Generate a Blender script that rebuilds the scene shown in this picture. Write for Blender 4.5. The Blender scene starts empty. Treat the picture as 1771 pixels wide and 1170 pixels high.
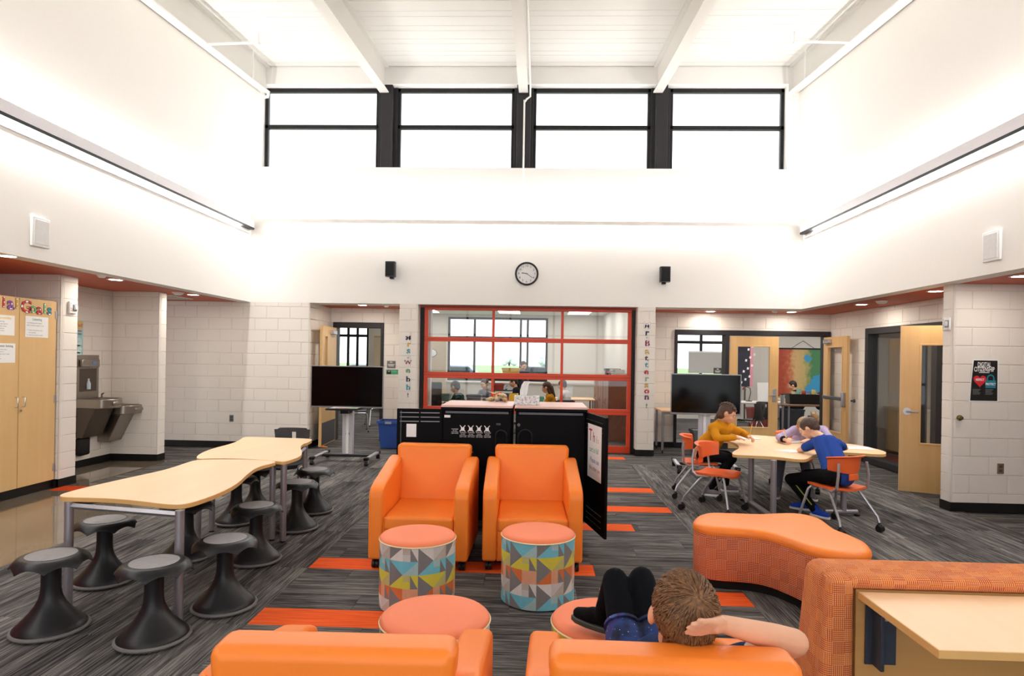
import bpy, bmesh, math, random
from mathutils import Vector, Matrix
random.seed(7)
PI = math.pi
SC = bpy.context.scene
COL = SC.collection

# ---------------------------------------------------------------- camera
FPX, PSI, RHO, CX, CY, HC = 1080.0, .036, .016, 889.0, 620.0, 1.61
cam = bpy.data.cameras.new('camera')
cam.sensor_width = 36.0
cam.lens = FPX/1771*36.0
cam.shift_x = -(CX-885.5)/1771
cam.shift_y = (CY-585.0)/1771
cam.clip_start = .05
cam.clip_end = 500
camo = bpy.data.objects.new('camera', cam)
COL.objects.link(camo)
camo.matrix_world = (Matrix.Translation((0, 0, HC)) @ Matrix.Rotation(PSI, 4, 'Z')
                     @ Matrix.Rotation(PI/2, 4, 'X') @ Matrix.Rotation(RHO, 4, 'Z'))
SC.camera = camo

# ---------------------------------------------------------------- world, exposure
SC.view_settings.view_transform = 'Standard'
SC.view_settings.look = 'None'
SC.view_settings.gamma = 1
SC.view_settings.use_curve_mapping = False
SC.view_settings.exposure = .6
W = bpy.data.worlds.new('overcast')
SC.world = W
W.use_nodes = True
bg = W.node_tree.nodes['Background']
bg.inputs[0].default_value = (.93, .97, 1.0, 1)
bg.inputs[1].default_value = 1.9

def area(name, loc, rot, sx, sy, power, color=(1, .985, .965)):
    l = bpy.data.lights.new(name, 'AREA')
    l.shape = 'RECTANGLE'; l.size = sx; l.size_y = sy
    l.energy = power; l.color = color
    o = bpy.data.objects.new(name, l)
    o.location = loc; o.rotation_euler = rot
    COL.objects.link(o)
    return o
# strip lamps lying in the wall troughs of the high hall, shining up the walls
XL, XR, YB, SOF = -4.95, 4.42, 10.6, 2.51
area('trough_lamp', (XL+.04, 4.4, 3.87), (PI, -.12, 0), .05, 11.6, 105)
area('trough_lamp', (XR-.04, 4.4, 3.87), (PI, .12, 0), .05, 11.6, 105)
area('ledge_light', ((XL+XR)/2, YB+.12, 3.97), (PI-.1, 0, 0), 8.6, .05, 55)

area('trough_lamp', (XL+.04, 4.4, 3.715), (0, .25, 0), .05, 11.6, 110)
area('trough_lamp', (XR-.04, 4.4, 3.715), (0, -.25, 0), .05, 11.6, 110)
area('ledge_light', ((XL+XR)/2, YB-.05, 3.9), (-.3, 0, 0), 8.6, .04, 60)  # added light washing down the back bulkhead, which carries no fixture

# ---------------------------------------------------------------- pixel helpers (a pixel is only a direction)
def ray(px, py):
    a, b = px-CX, py-CY
    u = a*math.cos(RHO)+b*math.sin(RHO); w = -a*math.sin(RHO)+b*math.cos(RHO)
    r = u/FPX; v = -w/FPX
    return Vector((r*math.cos(PSI)-math.sin(PSI), r*math.sin(PSI)+math.cos(PSI), v))
def onz(px, py, z=0.0):
    d = ray(px, py); t = (z-HC)/d.z
    return Vector((d.x*t, d.y*t, z))
def ony(px, py, Y):
    d = ray(px, py); t = Y/d.y
    return Vector((d.x*t, Y, HC+d.z*t))
def onx(px, py, X):
    d = ray(px, py); t = X/d.x
    return Vector((X, d.y*t, HC+d.z*t))

# ---------------------------------------------------------------- node helpers
def new_mat(name):
    m = bpy.data.materials.new(name); m.use_nodes = True
    return m, m.node_tree, m.node_tree.nodes['Principled BSDF']
def mathn(nt, op, a, b=None, c=None):
    n = nt.nodes.new('ShaderNodeMath'); n.operation = op
    for i, x in enumerate((a, b, c)):
        if x is None: continue
        if isinstance(x, (int, float)): n.inputs[i].default_value = x
        else: nt.links.new(x, n.inputs[i])
    return n.outputs[0]
def mixc(nt, fac, a, b):
    n = nt.nodes.new('ShaderNodeMix'); n.data_type = 'RGBA'
    for idx, x in ((0, fac), (6, a), (7, b)):
        if isinstance(x, (int, float)): n.inputs[idx].default_value = x
        elif isinstance(x, tuple): n.inputs[idx].default_value = (x[0], x[1], x[2], 1)
        else: nt.links.new(x, n.inputs[idx])
    return n.outputs[2]
def coords(nt, kind='Object', scale=(1, 1, 1), loc=None):
    t = nt.nodes.new('ShaderNodeTexCoord'); mp = nt.nodes.new('ShaderNodeMapping')
    nt.links.new(t.outputs[kind], mp.inputs[0]); mp.inputs['Scale'].default_value = scale
    if loc is not None: nt.links.new(loc, mp.inputs['Location'])
    return mp.outputs[0]
def noise(nt, vec, scale, detail=3, rough=.5):
    n = nt.nodes.new('ShaderNodeTexNoise'); nt.links.new(vec, n.inputs['Vector'])
    n.inputs['Scale'].default_value = scale; n.inputs['Detail'].default_value = detail
    n.inputs['Roughness'].default_value = rough
    return n.outputs['Fac']
def ramp(nt, fac, stops):
    n = nt.nodes.new('ShaderNodeValToRGB'); nt.links.new(fac, n.inputs[0])
    el = n.color_ramp.elements
    while len(el) < len(stops): el.new(.5)
    for e, (p, c) in zip(el, stops):
        e.position = p; e.color = (c[0], c[1], c[2], 1)
    return n.outputs[0]
def bump(nt, bs, h, strength=.2, dist=.01):
    n = nt.nodes.new('ShaderNodeBump'); n.inputs['Strength'].default_value = strength
    n.inputs['Distance'].default_value = dist
    nt.links.new(h, n.inputs['Height']); nt.links.new(n.outputs[0], bs.inputs['Normal'])
def S(h):
    h = h.lstrip('#'); c = [int(h[i:i+2], 16)/255 for i in (0, 2, 4)]
    return tuple(x/12.92 if x <= .04045 else ((x+.055)/1.055)**2.4 for x in c)
_pl = {}
def plain(color, rough=.5, metal=0.0, grain=.04, scale=40, emit=0):
    if isinstance(color, str): color = S(color)
    key = (tuple(round(c, 4) for c in color), rough, metal, grain, emit)
    if key in _pl: return _pl[key]
    m, nt, b = new_mat('surface')
    b.inputs['Roughness'].default_value = rough; b.inputs['Metallic'].default_value = metal
    if grain:
        f = noise(nt, coords(nt), scale, 2)
        d = tuple(c*(1-grain*2) for c in color); l = tuple(min(1, c*(1+grain*2)) for c in color)
        nt.links.new(mixc(nt, f, d, l), b.inputs['Base Color'])
    else: b.inputs['Base Color'].default_value = (*color, 1)
    if emit:
        b.inputs['Emission Color'].default_value = (*color, 1); b.inputs['Emission Strength'].default_value = emit
    m.diffuse_color = (*color, 1)
    _pl[key] = m
    return m

# ---------------------------------------------------------------- mesh helpers
class MB:
    def __init__(s): s.v = []; s.f = []; s.mi = []; s.uv = {}
    def add(s, vs, fs, mi=0):
        o = len(s.v); s.v += [tuple(p) for p in vs]
        for f in fs: s.f.append([i+o for i in f]); s.mi.append(mi)
        return s
    def box(s, x0, x1, y0, y1, z0, z1, mi=0):
        return s.add([(x0,y0,z0),(x1,y0,z0),(x1,y1,z0),(x0,y1,z0),(x0,y0,z1),(x1,y0,z1),(x1,y1,z1),(x0,y1,z1)],
                     [(3,2,1,0),(4,5,6,7),(0,1,5,4),(1,2,6,5),(2,3,7,6),(3,0,4,7)], mi)
    def hexa(s, bot, top, mi=0):
        return s.add(list(bot)+list(top), [(3,2,1,0),(4,5,6,7),(0,1,5,4),(1,2,6,5),(2,3,7,6),(3,0,4,7)], mi)
    def rbox(s, x0, x1, y0, y1, z0, z1, r, n=3, mi=0):     # box with rounded vertical edges
        p = []
        for cx, cy, a0 in ((x1-r, y1-r, 0), (x0+r, y1-r, 90), (x0+r, y0+r, 180), (x1-r, y0+r, 270)):
            for k in range(n+1):
                a = math.radians(a0+90*k/n); p.append((cx+r*math.cos(a), cy+r*math.sin(a)))
        return s.prism(p, z0, z1, mi)
    def prism(s, poly, z0, z1, mi=0):
        a = sum(poly[i][0]*poly[(i+1)%len(poly)][1]-poly[(i+1)%len(poly)][0]*poly[i][1] for i in range(len(poly)))
        if a < 0: poly = poly[::-1]
        n = len(poly)
        return s.add([(p[0],p[1],z0) for p in poly]+[(p[0],p[1],z1) for p in poly],
                     [tuple(range(n-1,-1,-1)), tuple(range(n,2*n))]+[(i,(i+1)%n,n+(i+1)%n,n+i) for i in range(n)], mi)
    def loft(s, rings, cap=True, mi=0, closed=True):
        n = len(rings[0]); fs = []
        for k in range(len(rings)-1):
            for i in range(n if closed else n-1):
                j = (i+1) % n
                fs.append((k*n+i, k*n+j, (k+1)*n+j, (k+1)*n+i))
        if cap:
            fs.append(tuple(range(n-1,-1,-1))); fs.append(tuple((len(rings)-1)*n+i for i in range(n)))
        return s.add([p for r in rings for p in r], fs, mi)
    def tube(s, pts, r, n=8, mi=0):
        pts = [Vector(p) for p in pts]; rr = r if isinstance(r, (list, tuple)) else [r]*len(pts)
        rings = []; up = None
        for i, p in enumerate(pts):
            d = (pts[min(i+1,len(pts)-1)]-pts[max(i-1,0)]).normalized()
            if up is None:
                up = Vector((0,0,1)) if abs(d.z) < .9 else Vector((1,0,0))
            a = d.cross(up)
            if a.length < 1e-5: a = d.cross(Vector((0,1,0)))
            a.normalize(); b = a.cross(d).normalized(); up = b
            rings.append([p+(a*math.cos(t)+b*math.sin(t))*rr[i] for t in (-2*PI*k/n for k in range(n))])
        return s.loft(rings, True, mi)
    def cyl(s, p0, p1, r, n=16, mi=0): return s.tube([p0, p1], r, n, mi)
    def lathe(s, prof, n=24, c=(0,0,0), mi=0):
        rings = [[(c[0]+r*math.cos(2*PI*k/n), c[1]+r*math.sin(2*PI*k/n), c[2]+z) for k in range(n)] for r, z in prof]
        return s.loft(rings, True, mi)
    def ring(s, prof, n=32, c=(0,0,0), axis='z', mi=0):     # closed profile turned round the axis
        m = len(prof); vs = []; fs = []
        for k in range(n):
            a = 2*PI*k/n
            for r, z in prof:
                vs.append((c[0]+r*math.cos(a), c[1]+r*math.sin(a), c[2]+z) if axis == 'z' else (c[0]+r*math.cos(a), c[1]+z, c[2]+r*math.sin(a)))
        for k in range(n):
            for i in range(m):
                fs.append((k*m+i, k*m+(i+1)%m, ((k+1)%n)*m+(i+1)%m, ((k+1)%n)*m+i))
        return s.add(vs, fs, mi)
    def ball(s, c, r, n=12, m=8, mi=0, rot=None):
        if isinstance(r, (int, float)): r = (r, r, r)
        R = rot or Matrix.Identity(3); c = Vector(c)
        rings = []
        for j in range(1, m):
            t = PI*j/m
            rings.append([c+R@Vector((r[0]*math.sin(t)*math.cos(2*PI*k/n), r[1]*math.sin(t)*math.sin(2*PI*k/n), -r[2]*math.cos(t))) for k in range(n)])
        o = len(s.v); s.loft(rings, False, mi)
        b = c+R@Vector((0,0,-r[2])); t = c+R@Vector((0,0,r[2]))
        o2 = len(s.v); s.v += [tuple(b), tuple(t)]
        for k in range(n):
            s.f.append([o+(k+1)%n, o+k, o2]); s.mi.append(mi)
            q = o+(m-2)*n
            s.f.append([q+k, q+(k+1)%n, o2+1]); s.mi.append(mi)
        return s
    def capsule(s, a, b, ra, rb, n=10):
        a, b = Vector(a), Vector(b); d = b-a; L = d.length
        if L < 1e-6: return s.ball(a, ra, n, 6)
        d.normalize(); pts = []; rr = []
        for t in (-90, -60, -30, 0): pts.append(a+d*ra*math.sin(math.radians(t))); rr.append(max(ra*math.cos(math.radians(t)), ra*.02))
        for t in (0, 30, 60, 90): pts.append(b+d*rb*math.sin(math.radians(t))); rr.append(max(rb*math.cos(math.radians(t)), rb*.02))
        return s.tube(pts, rr, n)
    def xf(s, M):
        s.v = [tuple(M @ Vector(p)) for p in s.v]; return s
    def mesh(s, name, mats, smooth=None):
        me = bpy.data.meshes.new(name); me.from_pydata(s.v, [], s.f)
        for m in (mats if isinstance(mats, (list, tuple)) else [mats]): me.materials.append(m)
        if isinstance(mats, (list, tuple)): me.polygons.foreach_set('material_index', s.mi)
        if smooth is not None:
            me.polygons.foreach_set('use_smooth', [True]*len(me.polygons))
            me.set_sharp_from_angle(angle=math.radians(smooth))
        me.update(); return me
    def build(s, name, mats, parent=None, smooth=35, bevel=0, seg=2, loc=None, rot=None):
        return link(name, s.mesh(name, mats, smooth), parent, bevel, seg, loc, rot)
def link(name, me, parent=None, bevel=0, seg=2, loc=None, rot=None):
    o = bpy.data.objects.new(name, me); COL.objects.link(o)
    if parent: o.parent = parent
    if loc is not None: o.location = loc
    if rot is not None: o.rotation_euler = rot
    if bevel:
        b = o.modifiers.new('bevel', 'BEVEL'); b.width = bevel; b.segments = seg; b.limit_method = 'ANGLE'; b.angle_limit = math.radians(40)
        b.harden_normals = False
    return o
def B(name, mat, dims, parent=None, bevel=0, **k):      # dims = x0,x1,y0,y1,z0,z1
    return MB().box(*dims).build(name, mat, parent, bevel=bevel, **k)
def thing(name, label, cat, loc=(0,0,0), rz=0, group=None):
    o = bpy.data.objects.new(name, None); COL.objects.link(o); o.empty_display_size = .1
    o.location = loc; o.rotation_euler = (0, 0, rz)
    return tag(o, label, cat, group)
def tag(o, label, cat, group=None):
    o['label'] = label; o['category'] = cat
    if group: o['group'] = group
    return o
def struct(o): o['kind'] = 'structure'; return o
def part(o, label): o['label'] = label; return o
def copy_tree(o, parent=None):
    c = o.copy(); COL.objects.link(c)
    if parent: c.parent = parent
    for ch in list(o.children): copy_tree(ch, c)
    return c
def chaikin(p, n=2, closed=True):
    for _ in range(n):
        q = []
        N = len(p)
        for i in range(N if closed else N-1):
            a, b = Vector(p[i]), Vector(p[(i+1)%N])
            q += [a*.75+b*.25, a*.25+b*.75]
        p = q
    return p
def text_mesh(txt, size, extrude=.0, offset=0, align='CENTER', mat=None, res=3):
    cu = bpy.data.curves.new('t', 'FONT'); cu.body = txt; cu.size = size; cu.extrude = extrude; cu.offset = offset
    cu.align_x = align; cu.align_y = 'CENTER'; cu.resolution_u = res
    o = bpy.data.objects.new('t', cu)
    me = bpy.data.meshes.new_from_object(o)
    bpy.data.objects.remove(o); bpy.data.curves.remove(cu)
    if mat: me.materials.clear(); me.materials.append(mat)
    return me
# orientation for flat things: text/print lies in local XY with +Z out of the surface
FACE_FRONT = (PI/2, 0, 0)            # on a wall that faces the camera (-Y)
FACE_RIGHT = (PI/2, 0, PI/2)         # on a wall that faces +X
FACE_LEFT = (PI/2, 0, -PI/2)         # on a wall that faces -X
# ================================================================ materials
def m_block():
    m, nt, b = new_mat('painted_block')
    f = noise(nt, coords(nt, 'Object', (1, 1, 1)), 90, 3)
    nt.links.new(mixc(nt, f, S('e4dbd1'), S('efe7de')), b.inputs['Base Color'])
    b.inputs['Roughness'].default_value = .55
    bump(nt, b, f, .12, .004); return m
def m_carpet(tile=True):
    m, nt, b = new_mat('grey_plank_carpet')
    oi = nt.nodes.new('ShaderNodeObjectInfo')
    off = nt.nodes.new('ShaderNodeCombineXYZ')
    for i in range(3): nt.links.new(mathn(nt, 'MULTIPLY', oi.outputs['Random'], 37.0+11*i), off.inputs[i])
    n1 = noise(nt, coords(nt, 'Object', (1.3, 120, 1), off.outputs[0]), 1.0, 2, .6)
    n2 = noise(nt, coords(nt, 'Object', (7, 210, 1), off.outputs[0]), 1.0, 1, .6)
    n3 = noise(nt, coords(nt, 'Object', (1.6, 13, 1), off.outputs[0]), 1.0, 3, .6)
    n4 = noise(nt, coords(nt, 'Object', (1, 1, 1)), 520, 1)
    sharp = lambda x, lo, hi: mathn(nt, 'MINIMUM', mathn(nt, 'MAXIMUM', mathn(nt, 'DIVIDE', mathn(nt, 'SUBTRACT', x, lo), hi-lo), 0.0), 1.0)
    s = mathn(nt, 'ADD', mathn(nt, 'MULTIPLY', sharp(n1, .38, .60), .34), mathn(nt, 'MULTIPLY', sharp(n2, .36, .62), .24))
    s = mathn(nt, 'ADD', s, mathn(nt, 'MULTIPLY', sharp(n3, .36, .64), .26))
    s = mathn(nt, 'ADD', s, mathn(nt, 'MULTIPLY', sharp(n4, .3, .7), .20))
    s = mathn(nt, 'ADD', s, mathn(nt, 'MULTIPLY', mathn(nt, 'SUBTRACT', oi.outputs['Random'], .5), .16 if tile else 0))
    c = ramp(nt, s, [(.12, S('202021')), (.40, S('413f3f')), (.62, S('63605d')), (1.0, S('9a938e'))])
    nt.links.new(c, b.inputs['Base Color']); b.inputs['Roughness'].default_value = .95
    b.inputs['Specular IOR Level'].default_value = .1
    bump(nt, b, s, .5, .006); return m
def m_orange_carpet():
    m, nt, b = new_mat('orange_carpet')
    v = coords(nt, 'Object', (3, 120, 1)); n = noise(nt, v, 1, 3); n4 = noise(nt, coords(nt), 300, 2)
    s = mathn(nt, 'ADD', mathn(nt, 'MULTIPLY', n, .7), mathn(nt, 'MULTIPLY', n4, .3))
    nt.links.new(ramp(nt, s, [(.3, S('b83f16')), (.5, S('e65a26')), (.7, S('f47a45'))]), b.inputs['Base Color'])
    b.inputs['Roughness'].default_value = .95; b.inputs['Specular IOR Level'].default_value = .1
    bump(nt, b, s, .5, .006); return m
def m_concrete():
    m, nt, b = new_mat('polished_concrete')
    n = noise(nt, coords(nt), 1.3, 5); n2 = noise(nt, coords(nt), 160, 2)
    s = mathn(nt, 'ADD', mathn(nt, 'MULTIPLY', n, .7), mathn(nt, 'MULTIPLY', n2, .3))
    nt.links.new(ramp(nt, s, [(.3, S('5c5246')), (.7, S('7d7162'))]), b.inputs['Base Color'])
    b.inputs['Roughness'].default_value = .05; b.inputs['Specular IOR Level'].default_value = .9
    return m
def m_wood(c0, c1, rough=.42, scale=(1.2, 22, 22)):
    m, nt, b = new_mat('wood')
    n = noise(nt, coords(nt, 'Object', scale), 1.0, 4, .55); n2 = noise(nt, coords(nt), 2.2, 2)
    s = mathn(nt, 'ADD', mathn(nt, 'MULTIPLY', n, .6), mathn(nt, 'MULTIPLY', n2, .4))
    nt.links.new(ramp(nt, s, [(.25, c0), (.75, c1)]), b.inputs['Base Color'])
    b.inputs['Roughness'].default_value = rough; return m
def m_vinyl(c, rough=.42):
    m, nt, b = new_mat('vinyl')
    n = noise(nt, coords(nt), 3, 2); f = noise(nt, coords(nt), 380, 2)
    nt.links.new(mixc(nt, n, tuple(x*.94 for x in c), tuple(min(1, x*1.05) for x in c)), b.inputs['Base Color'])
    b.inputs['Roughness'].default_value = rough; b.inputs['Specular IOR Level'].default_value = .35
    bump(nt, b, f, .08, .002); return m
def m_weave(scale, dark, mid, light, kind='UV'):
    m, nt, b = new_mat('orange_weave')
    t = nt.nodes.new('ShaderNodeTexCoord'); sp = nt.nodes.new('ShaderNodeSeparateXYZ')
    nt.links.new(t.outputs[kind], sp.inputs[0])
    u = mathn(nt, 'MULTIPLY', sp.outputs[0], scale); v = mathn(nt, 'MULTIPLY', sp.outputs[1], scale)
    cu = mathn(nt, 'FLOOR', u); cv = mathn(nt, 'FLOOR', v)
    chk = mathn(nt, 'MODULO', mathn(nt, 'ABSOLUTE', mathn(nt, 'ADD', cu, cv)), 2.0)
    su = mathn(nt, 'FRACT', mathn(nt, 'MULTIPLY', u, 6.0)); sv = mathn(nt, 'FRACT', mathn(nt, 'MULTIPLY', v, 6.0))
    lu = mathn(nt, 'LESS_THAN', su, .38); lv = mathn(nt, 'LESS_THAN', sv, .38)
    line = mathn(nt, 'ADD', mathn(nt, 'MULTIPLY', lu, chk), mathn(nt, 'MULTIPLY', lv, mathn(nt, 'SUBTRACT', 1.0, chk)))
    both = mathn(nt, 'MULTIPLY', lu, lv)
    wn = nt.nodes.new('ShaderNodeTexWhiteNoise'); wn.noise_dimensions = '2D'
    cb = nt.nodes.new('ShaderNodeCombineXYZ'); nt.links.new(mathn(nt, 'FLOOR', mathn(nt, 'MULTIPLY', u, 1.0)), cb.inputs[0]); nt.links.new(mathn(nt, 'FLOOR', mathn(nt, 'MULTIPLY', v, 1.0)), cb.inputs[1])
    nt.links.new(cb.outputs[0], wn.inputs['Vector'])
    base = mixc(nt, wn.outputs['Value'], dark, mid)
    amt = mathn(nt, 'ADD', mathn(nt, 'MULTIPLY', line, .26), mathn(nt, 'MULTIPLY', both, .5))
    nt.links.new(mixc(nt, amt, base, light), b.inputs['Base Color'])
    b.inputs['Roughness'].default_value = .9; b.inputs['Specular IOR Level'].default_value = .15
    bump(nt, b, amt, .25, .003); return m
def m_glass(tint=(1, 1, 1), refl=1.0, ior=1.45):
    m = bpy.data.materials.new('glass'); m.use_nodes = True; nt = m.node_tree
    nt.nodes.remove(nt.nodes['Principled BSDF'])
    tr = nt.nodes.new('ShaderNodeBsdfTransparent'); tr.inputs[0].default_value = (*tint, 1)
    gl = nt.nodes.new('ShaderNodeBsdfGlossy'); gl.inputs['Roughness'].default_value = .0
    fr = nt.nodes.new('ShaderNodeFresnel'); fr.inputs['IOR'].default_value = ior; ge = nt.nodes.new('ShaderNodeNewGeometry')   # reflect on the outer faces only
    mx = nt.nodes.new('ShaderNodeMixShader')
    nt.links.new(mathn(nt, 'MULTIPLY', mathn(nt, 'MULTIPLY', fr.outputs[0], refl), mathn(nt, 'SUBTRACT', 1.0, ge.outputs['Backfacing'])), mx.inputs[0])
    nt.links.new(tr.outputs[0], mx.inputs[1]); nt.links.new(gl.outputs[0], mx.inputs[2])
    nt.links.new(mx.outputs[0], nt.nodes['Material Output'].inputs[0]); return m
def m_dots(c, dot=(1, 1, 1), scale=38):
    m, nt, b = new_mat('dotted_card')
    vo = nt.nodes.new('ShaderNodeTexVoronoi'); vo.inputs['Scale'].default_value = scale; vo.inputs['Randomness'].default_value = .25
    nt.links.new(coords(nt), vo.inputs['Vector'])
    nt.links.new(mixc(nt, mathn(nt, 'LESS_THAN', vo.outputs['Distance'], .27), c, dot), b.inputs['Base Color'])
    b.inputs['Roughness'].default_value = .6; return m
def m_brushed(c, rough=.32):
    m, nt, b = new_mat('brushed_steel')
    n = noise(nt, coords(nt, 'Object', (4, 4, 160)), 1, 2)
    nt.links.new(mixc(nt, n, tuple(x*.85 for x in c), c), b.inputs['Base Color'])
    b.inputs['Metallic'].default_value = 1; b.inputs['Roughness'].default_value = rough; return m

BLOCK = m_block(); MORTAR = plain('ddd5cb', .8)
FASCIA = plain('f4f0ea', .7, grain=.01); UPPER = plain('f6f4f0', .7, grain=.01)
SOFFIT = plain('c25a3a', .6, grain=.02); REDWALL = plain('c8361a', .6)
CARPET = m_carpet(); CARPETB = m_carpet(False); ORANGEC = m_orange_carpet(); CONC = m_concrete()
BASEB = plain('161514', .45); BLACKF = plain('1b1a1b', .45, grain=.05); CHAR = plain('2b292c', .5)
MAPLE = m_wood(S('d9a768'), S('e6bd83')); MAPLE_TOP = m_wood(S('efc394'), S('f5cea3'), .38, (14, 1.2, 14)); MAPLE_EDGE = m_wood(S('cf9f5c'), S('dbae6e'))
DOORW = m_wood(S('d2a468'), S('e2ba80'), .4, (18, 18, 1.0)); CABW = m_wood(S('d7ae74'), S('e0ba82'), .5, (16, 16, 1.0))
ORV = m_vinyl(S('f7842c')); ORV2 = m_vinyl(S('ee7430')); SALMON = m_vinyl(S('ee8158'), .6)
ORP = plain('e8642b', .45, grain=.02)
WEAVE = m_weave(14, S('c24f1c'), S('d66326'), S('f6d8c4')); WEAVE2 = m_weave(22, S('b84c12'), S('cf6a1e'), S('f5d6b0'))
GREYM = plain('9a979c', .38, .6, grain=.02); LGREYM = plain('b7b6ba', .35, .7, grain=.02); DGREYM = plain('55555a', .4, .5)
STEEL = m_brushed(S('a59d94')); CHROME = plain('cfcfcf', .15, 1.0, grain=.02)
BLKP = plain('1b1a1c', .38, grain=.05); BLKP2 = plain('474345', .7, grain=.05); RIMG = plain('6b6764', .7, grain=.06)
GLASS = m_glass(); GLASSR = m_glass((.97, .98, .98), 1.6)
WHITEP = plain('f2f0ee', .6, grain=.02); WHITEPL = plain('ecebe8', .4, grain=.01)
INK = plain('2b2a33', .8); SCREEN = plain('040405', .12, grain=0)
BLUEP = plain('2b4f9e', .45); CARTB = plain('060506', .6, grain=.05); CARTT = plain('e0b8ac', .35)
GARAGE = plain('d9431a', .42, grain=.02)
LAMP = plain((1, .96, .9), .5, grain=0, emit=14); PANEL = plain((1, .98, .95), .5, grain=0, emit=7)

for m_, v_ in ((CARTB, .12), (SCREEN, .2), (BLKP, .3), (BASEB, .3), (CHAR, .3), (BLACKF, .3)):
    m_.node_tree.nodes['Principled BSDF'].inputs['Specular IOR Level'].default_value = v_
# ================================================================ the hall
YU = 10.85                                   # upper back wall
def zroof(y): return 6.69-.088*(YU-y)
YR = -3.6                                    # rear end of the hall
XOL, XOR = -6.35, 5.40                       # side walls below the soffit

# ---- floor
fl = struct(MB().box(-9, 9.5, YR, 10.9, -.2, -.012).build('floor', CARPETB, smooth=None))
# carpet laid as planks: left and right zones run away from the camera, the middle runs across
CPM, OPM = {}, {}
def plank(x0, x1, y0, y1, along, orange=False, name='carpet_tile'):
    L, Wd = (x1-x0, y1-y0) if along == 'x' else (y1-y0, x1-x0)
    key = (round(L, 3), round(Wd, 3), orange)
    if key not in CPM:
        g = .0012
        CPM[key] = MB().box(-L/2+g, L/2-g, -Wd/2+g, Wd/2-g, -.012, 0).mesh(name, ORANGEC if orange else CARPET)
    o = link(name, CPM[key], fl)
    o.location = ((x0+x1)/2, (y0+y1)/2, -random.random()*.0012)
    if along != 'x': o.rotation_euler = (0, 0, PI/2 if random.random() < .5 else -PI/2)
    elif random.random() < .5: o.rotation_euler = (0, 0, PI)
    if orange: o['label'] = 'orange carpet plank'
    return o
CX0, CX1 = -1.70, 1.465
orange = {  # row start y : (x0, x1)
    3.66: (-1.70, -.70), 4.69: (-1.70, .465), 4.06: (.465, 1.465), 5.88: (-.035, .955), 6.63: (.465, 1.465), 7.71: (.70, 1.465), 10.2: (.6, 1.465)}
rows = [1.66+.25*k for k in range(36)]
def orange_at(y):
    for k, v in orange.items():
        if abs(k-y) < .126: return v
    return None
for k, y in enumerate(rows):
    ov = orange_at(y)
    cuts = [CX0]; x = CX0+[1, .35, .7, .15, .55][k % 5]
    while x < CX1-.1: cuts.append(x); x += 1.0
    cuts.append(CX1)
    segs = []
    for a, b in zip(cuts, cuts[1:]):
        if ov:
            if b <= ov[0]+.02 or a >= ov[1]-.02: segs.append((a, b))
            else:
                if a < ov[0]-.02: segs.append((a, ov[0]))
                if b > ov[1]+.02: segs.append((ov[1], b))
        else: segs.append((a, b))
    if y < 7.3:
        for a, b in segs: plank(a, b, y, y+.25, 'x')
    if ov:
        n = max(1, round((ov[1]-ov[0])/1.0)); w = (ov[1]-ov[0])/n
        for i in range(n): plank(ov[0]+i*w, ov[0]+(i+1)*w, y, y+.25, 'x', True)
struct(B('floor_middle_strip', CARPETB, (CX0, CX1, 7.16, 10.9, -.02, -.004), None))
fl2 = COL.objects['floor_middle_strip']; fl2.name = 'floor.001'
for zi, (xa, nx) in enumerate(((CX0-2.35, 9), (CX1, 13))):
    for i in range(nx):
        x0 = xa+.25*i if zi else CX0-.25*(i+1)
        y = 1.66 - [0, .4, .75, .2, .6][i % 5]
        ymax = 9.2 if i < 9 else 8.9
        while y < ymax:
            plank(x0, x0+.25, y, y+1.0, 'y'); y += 1.0
for i in range(4):                                            # towards the storage wall beyond the polished patch
    x0 = CX0-2.25-.25*(i+1)
    plank(x0, x0+.25, 7.45, 8.45, 'y'); plank(x0, x0+.25, 8.45, 9.45, 'y')
struct(B('floor', CONC, (-6.4, CX0-2.25, YR, 7.45, -.02, .0005), None))
struct(B('floor', CONC, (-6.4, -5.45, 7.4, 9.1, -.02, .0007), None))
t = tag(B('floor_tile', plain('e04a20', .12), (-5.6, -4.75, 7.0, 7.25, -.01, .0025)), 'glossy orange accent tile set in the polished floor by the cabinet', 'floor tile')

# ---- concrete block walls
BM = {}
def block_mesh(L, h, bl, br):
    key = (round(L, 3), round(h, 3), bl, br)
    if key in BM: return BM[key]
    th, r, c = .05, .042, .003
    p = []                                     # outline seen from above, front at y = 0
    if bl:
        for k in range(5):
            a = PI/2*k/4; p.append((r-r*math.cos(a), r-r*math.sin(a)))
        p = [(0, th)]+p
    else: p += [(0, th), (0, c), (c, 0)]
    if br:
        for k in range(5):
            a = PI/2*k/4; p.append((L-r+r*math.sin(a), r-r*math.cos(a)))
        p += [(L, th)]
    else: p += [(L-c, 0), (L, c), (L, th)]
    n = len(p)
    ins = [(x, y+(c if y < .02 else 0)) for x, y in p]
    rings = [[(x, y, 0) for x, y in ins], [(x, y, c) for x, y in p], [(x, y, h-c) for x, y in p], [(x, y, h) for x, y in ins]]
    m = MB().loft(rings[::-1], True)
    BM[key] = m.mesh('block', BLOCK, 30)
    return BM[key]
CO = .2032
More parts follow.
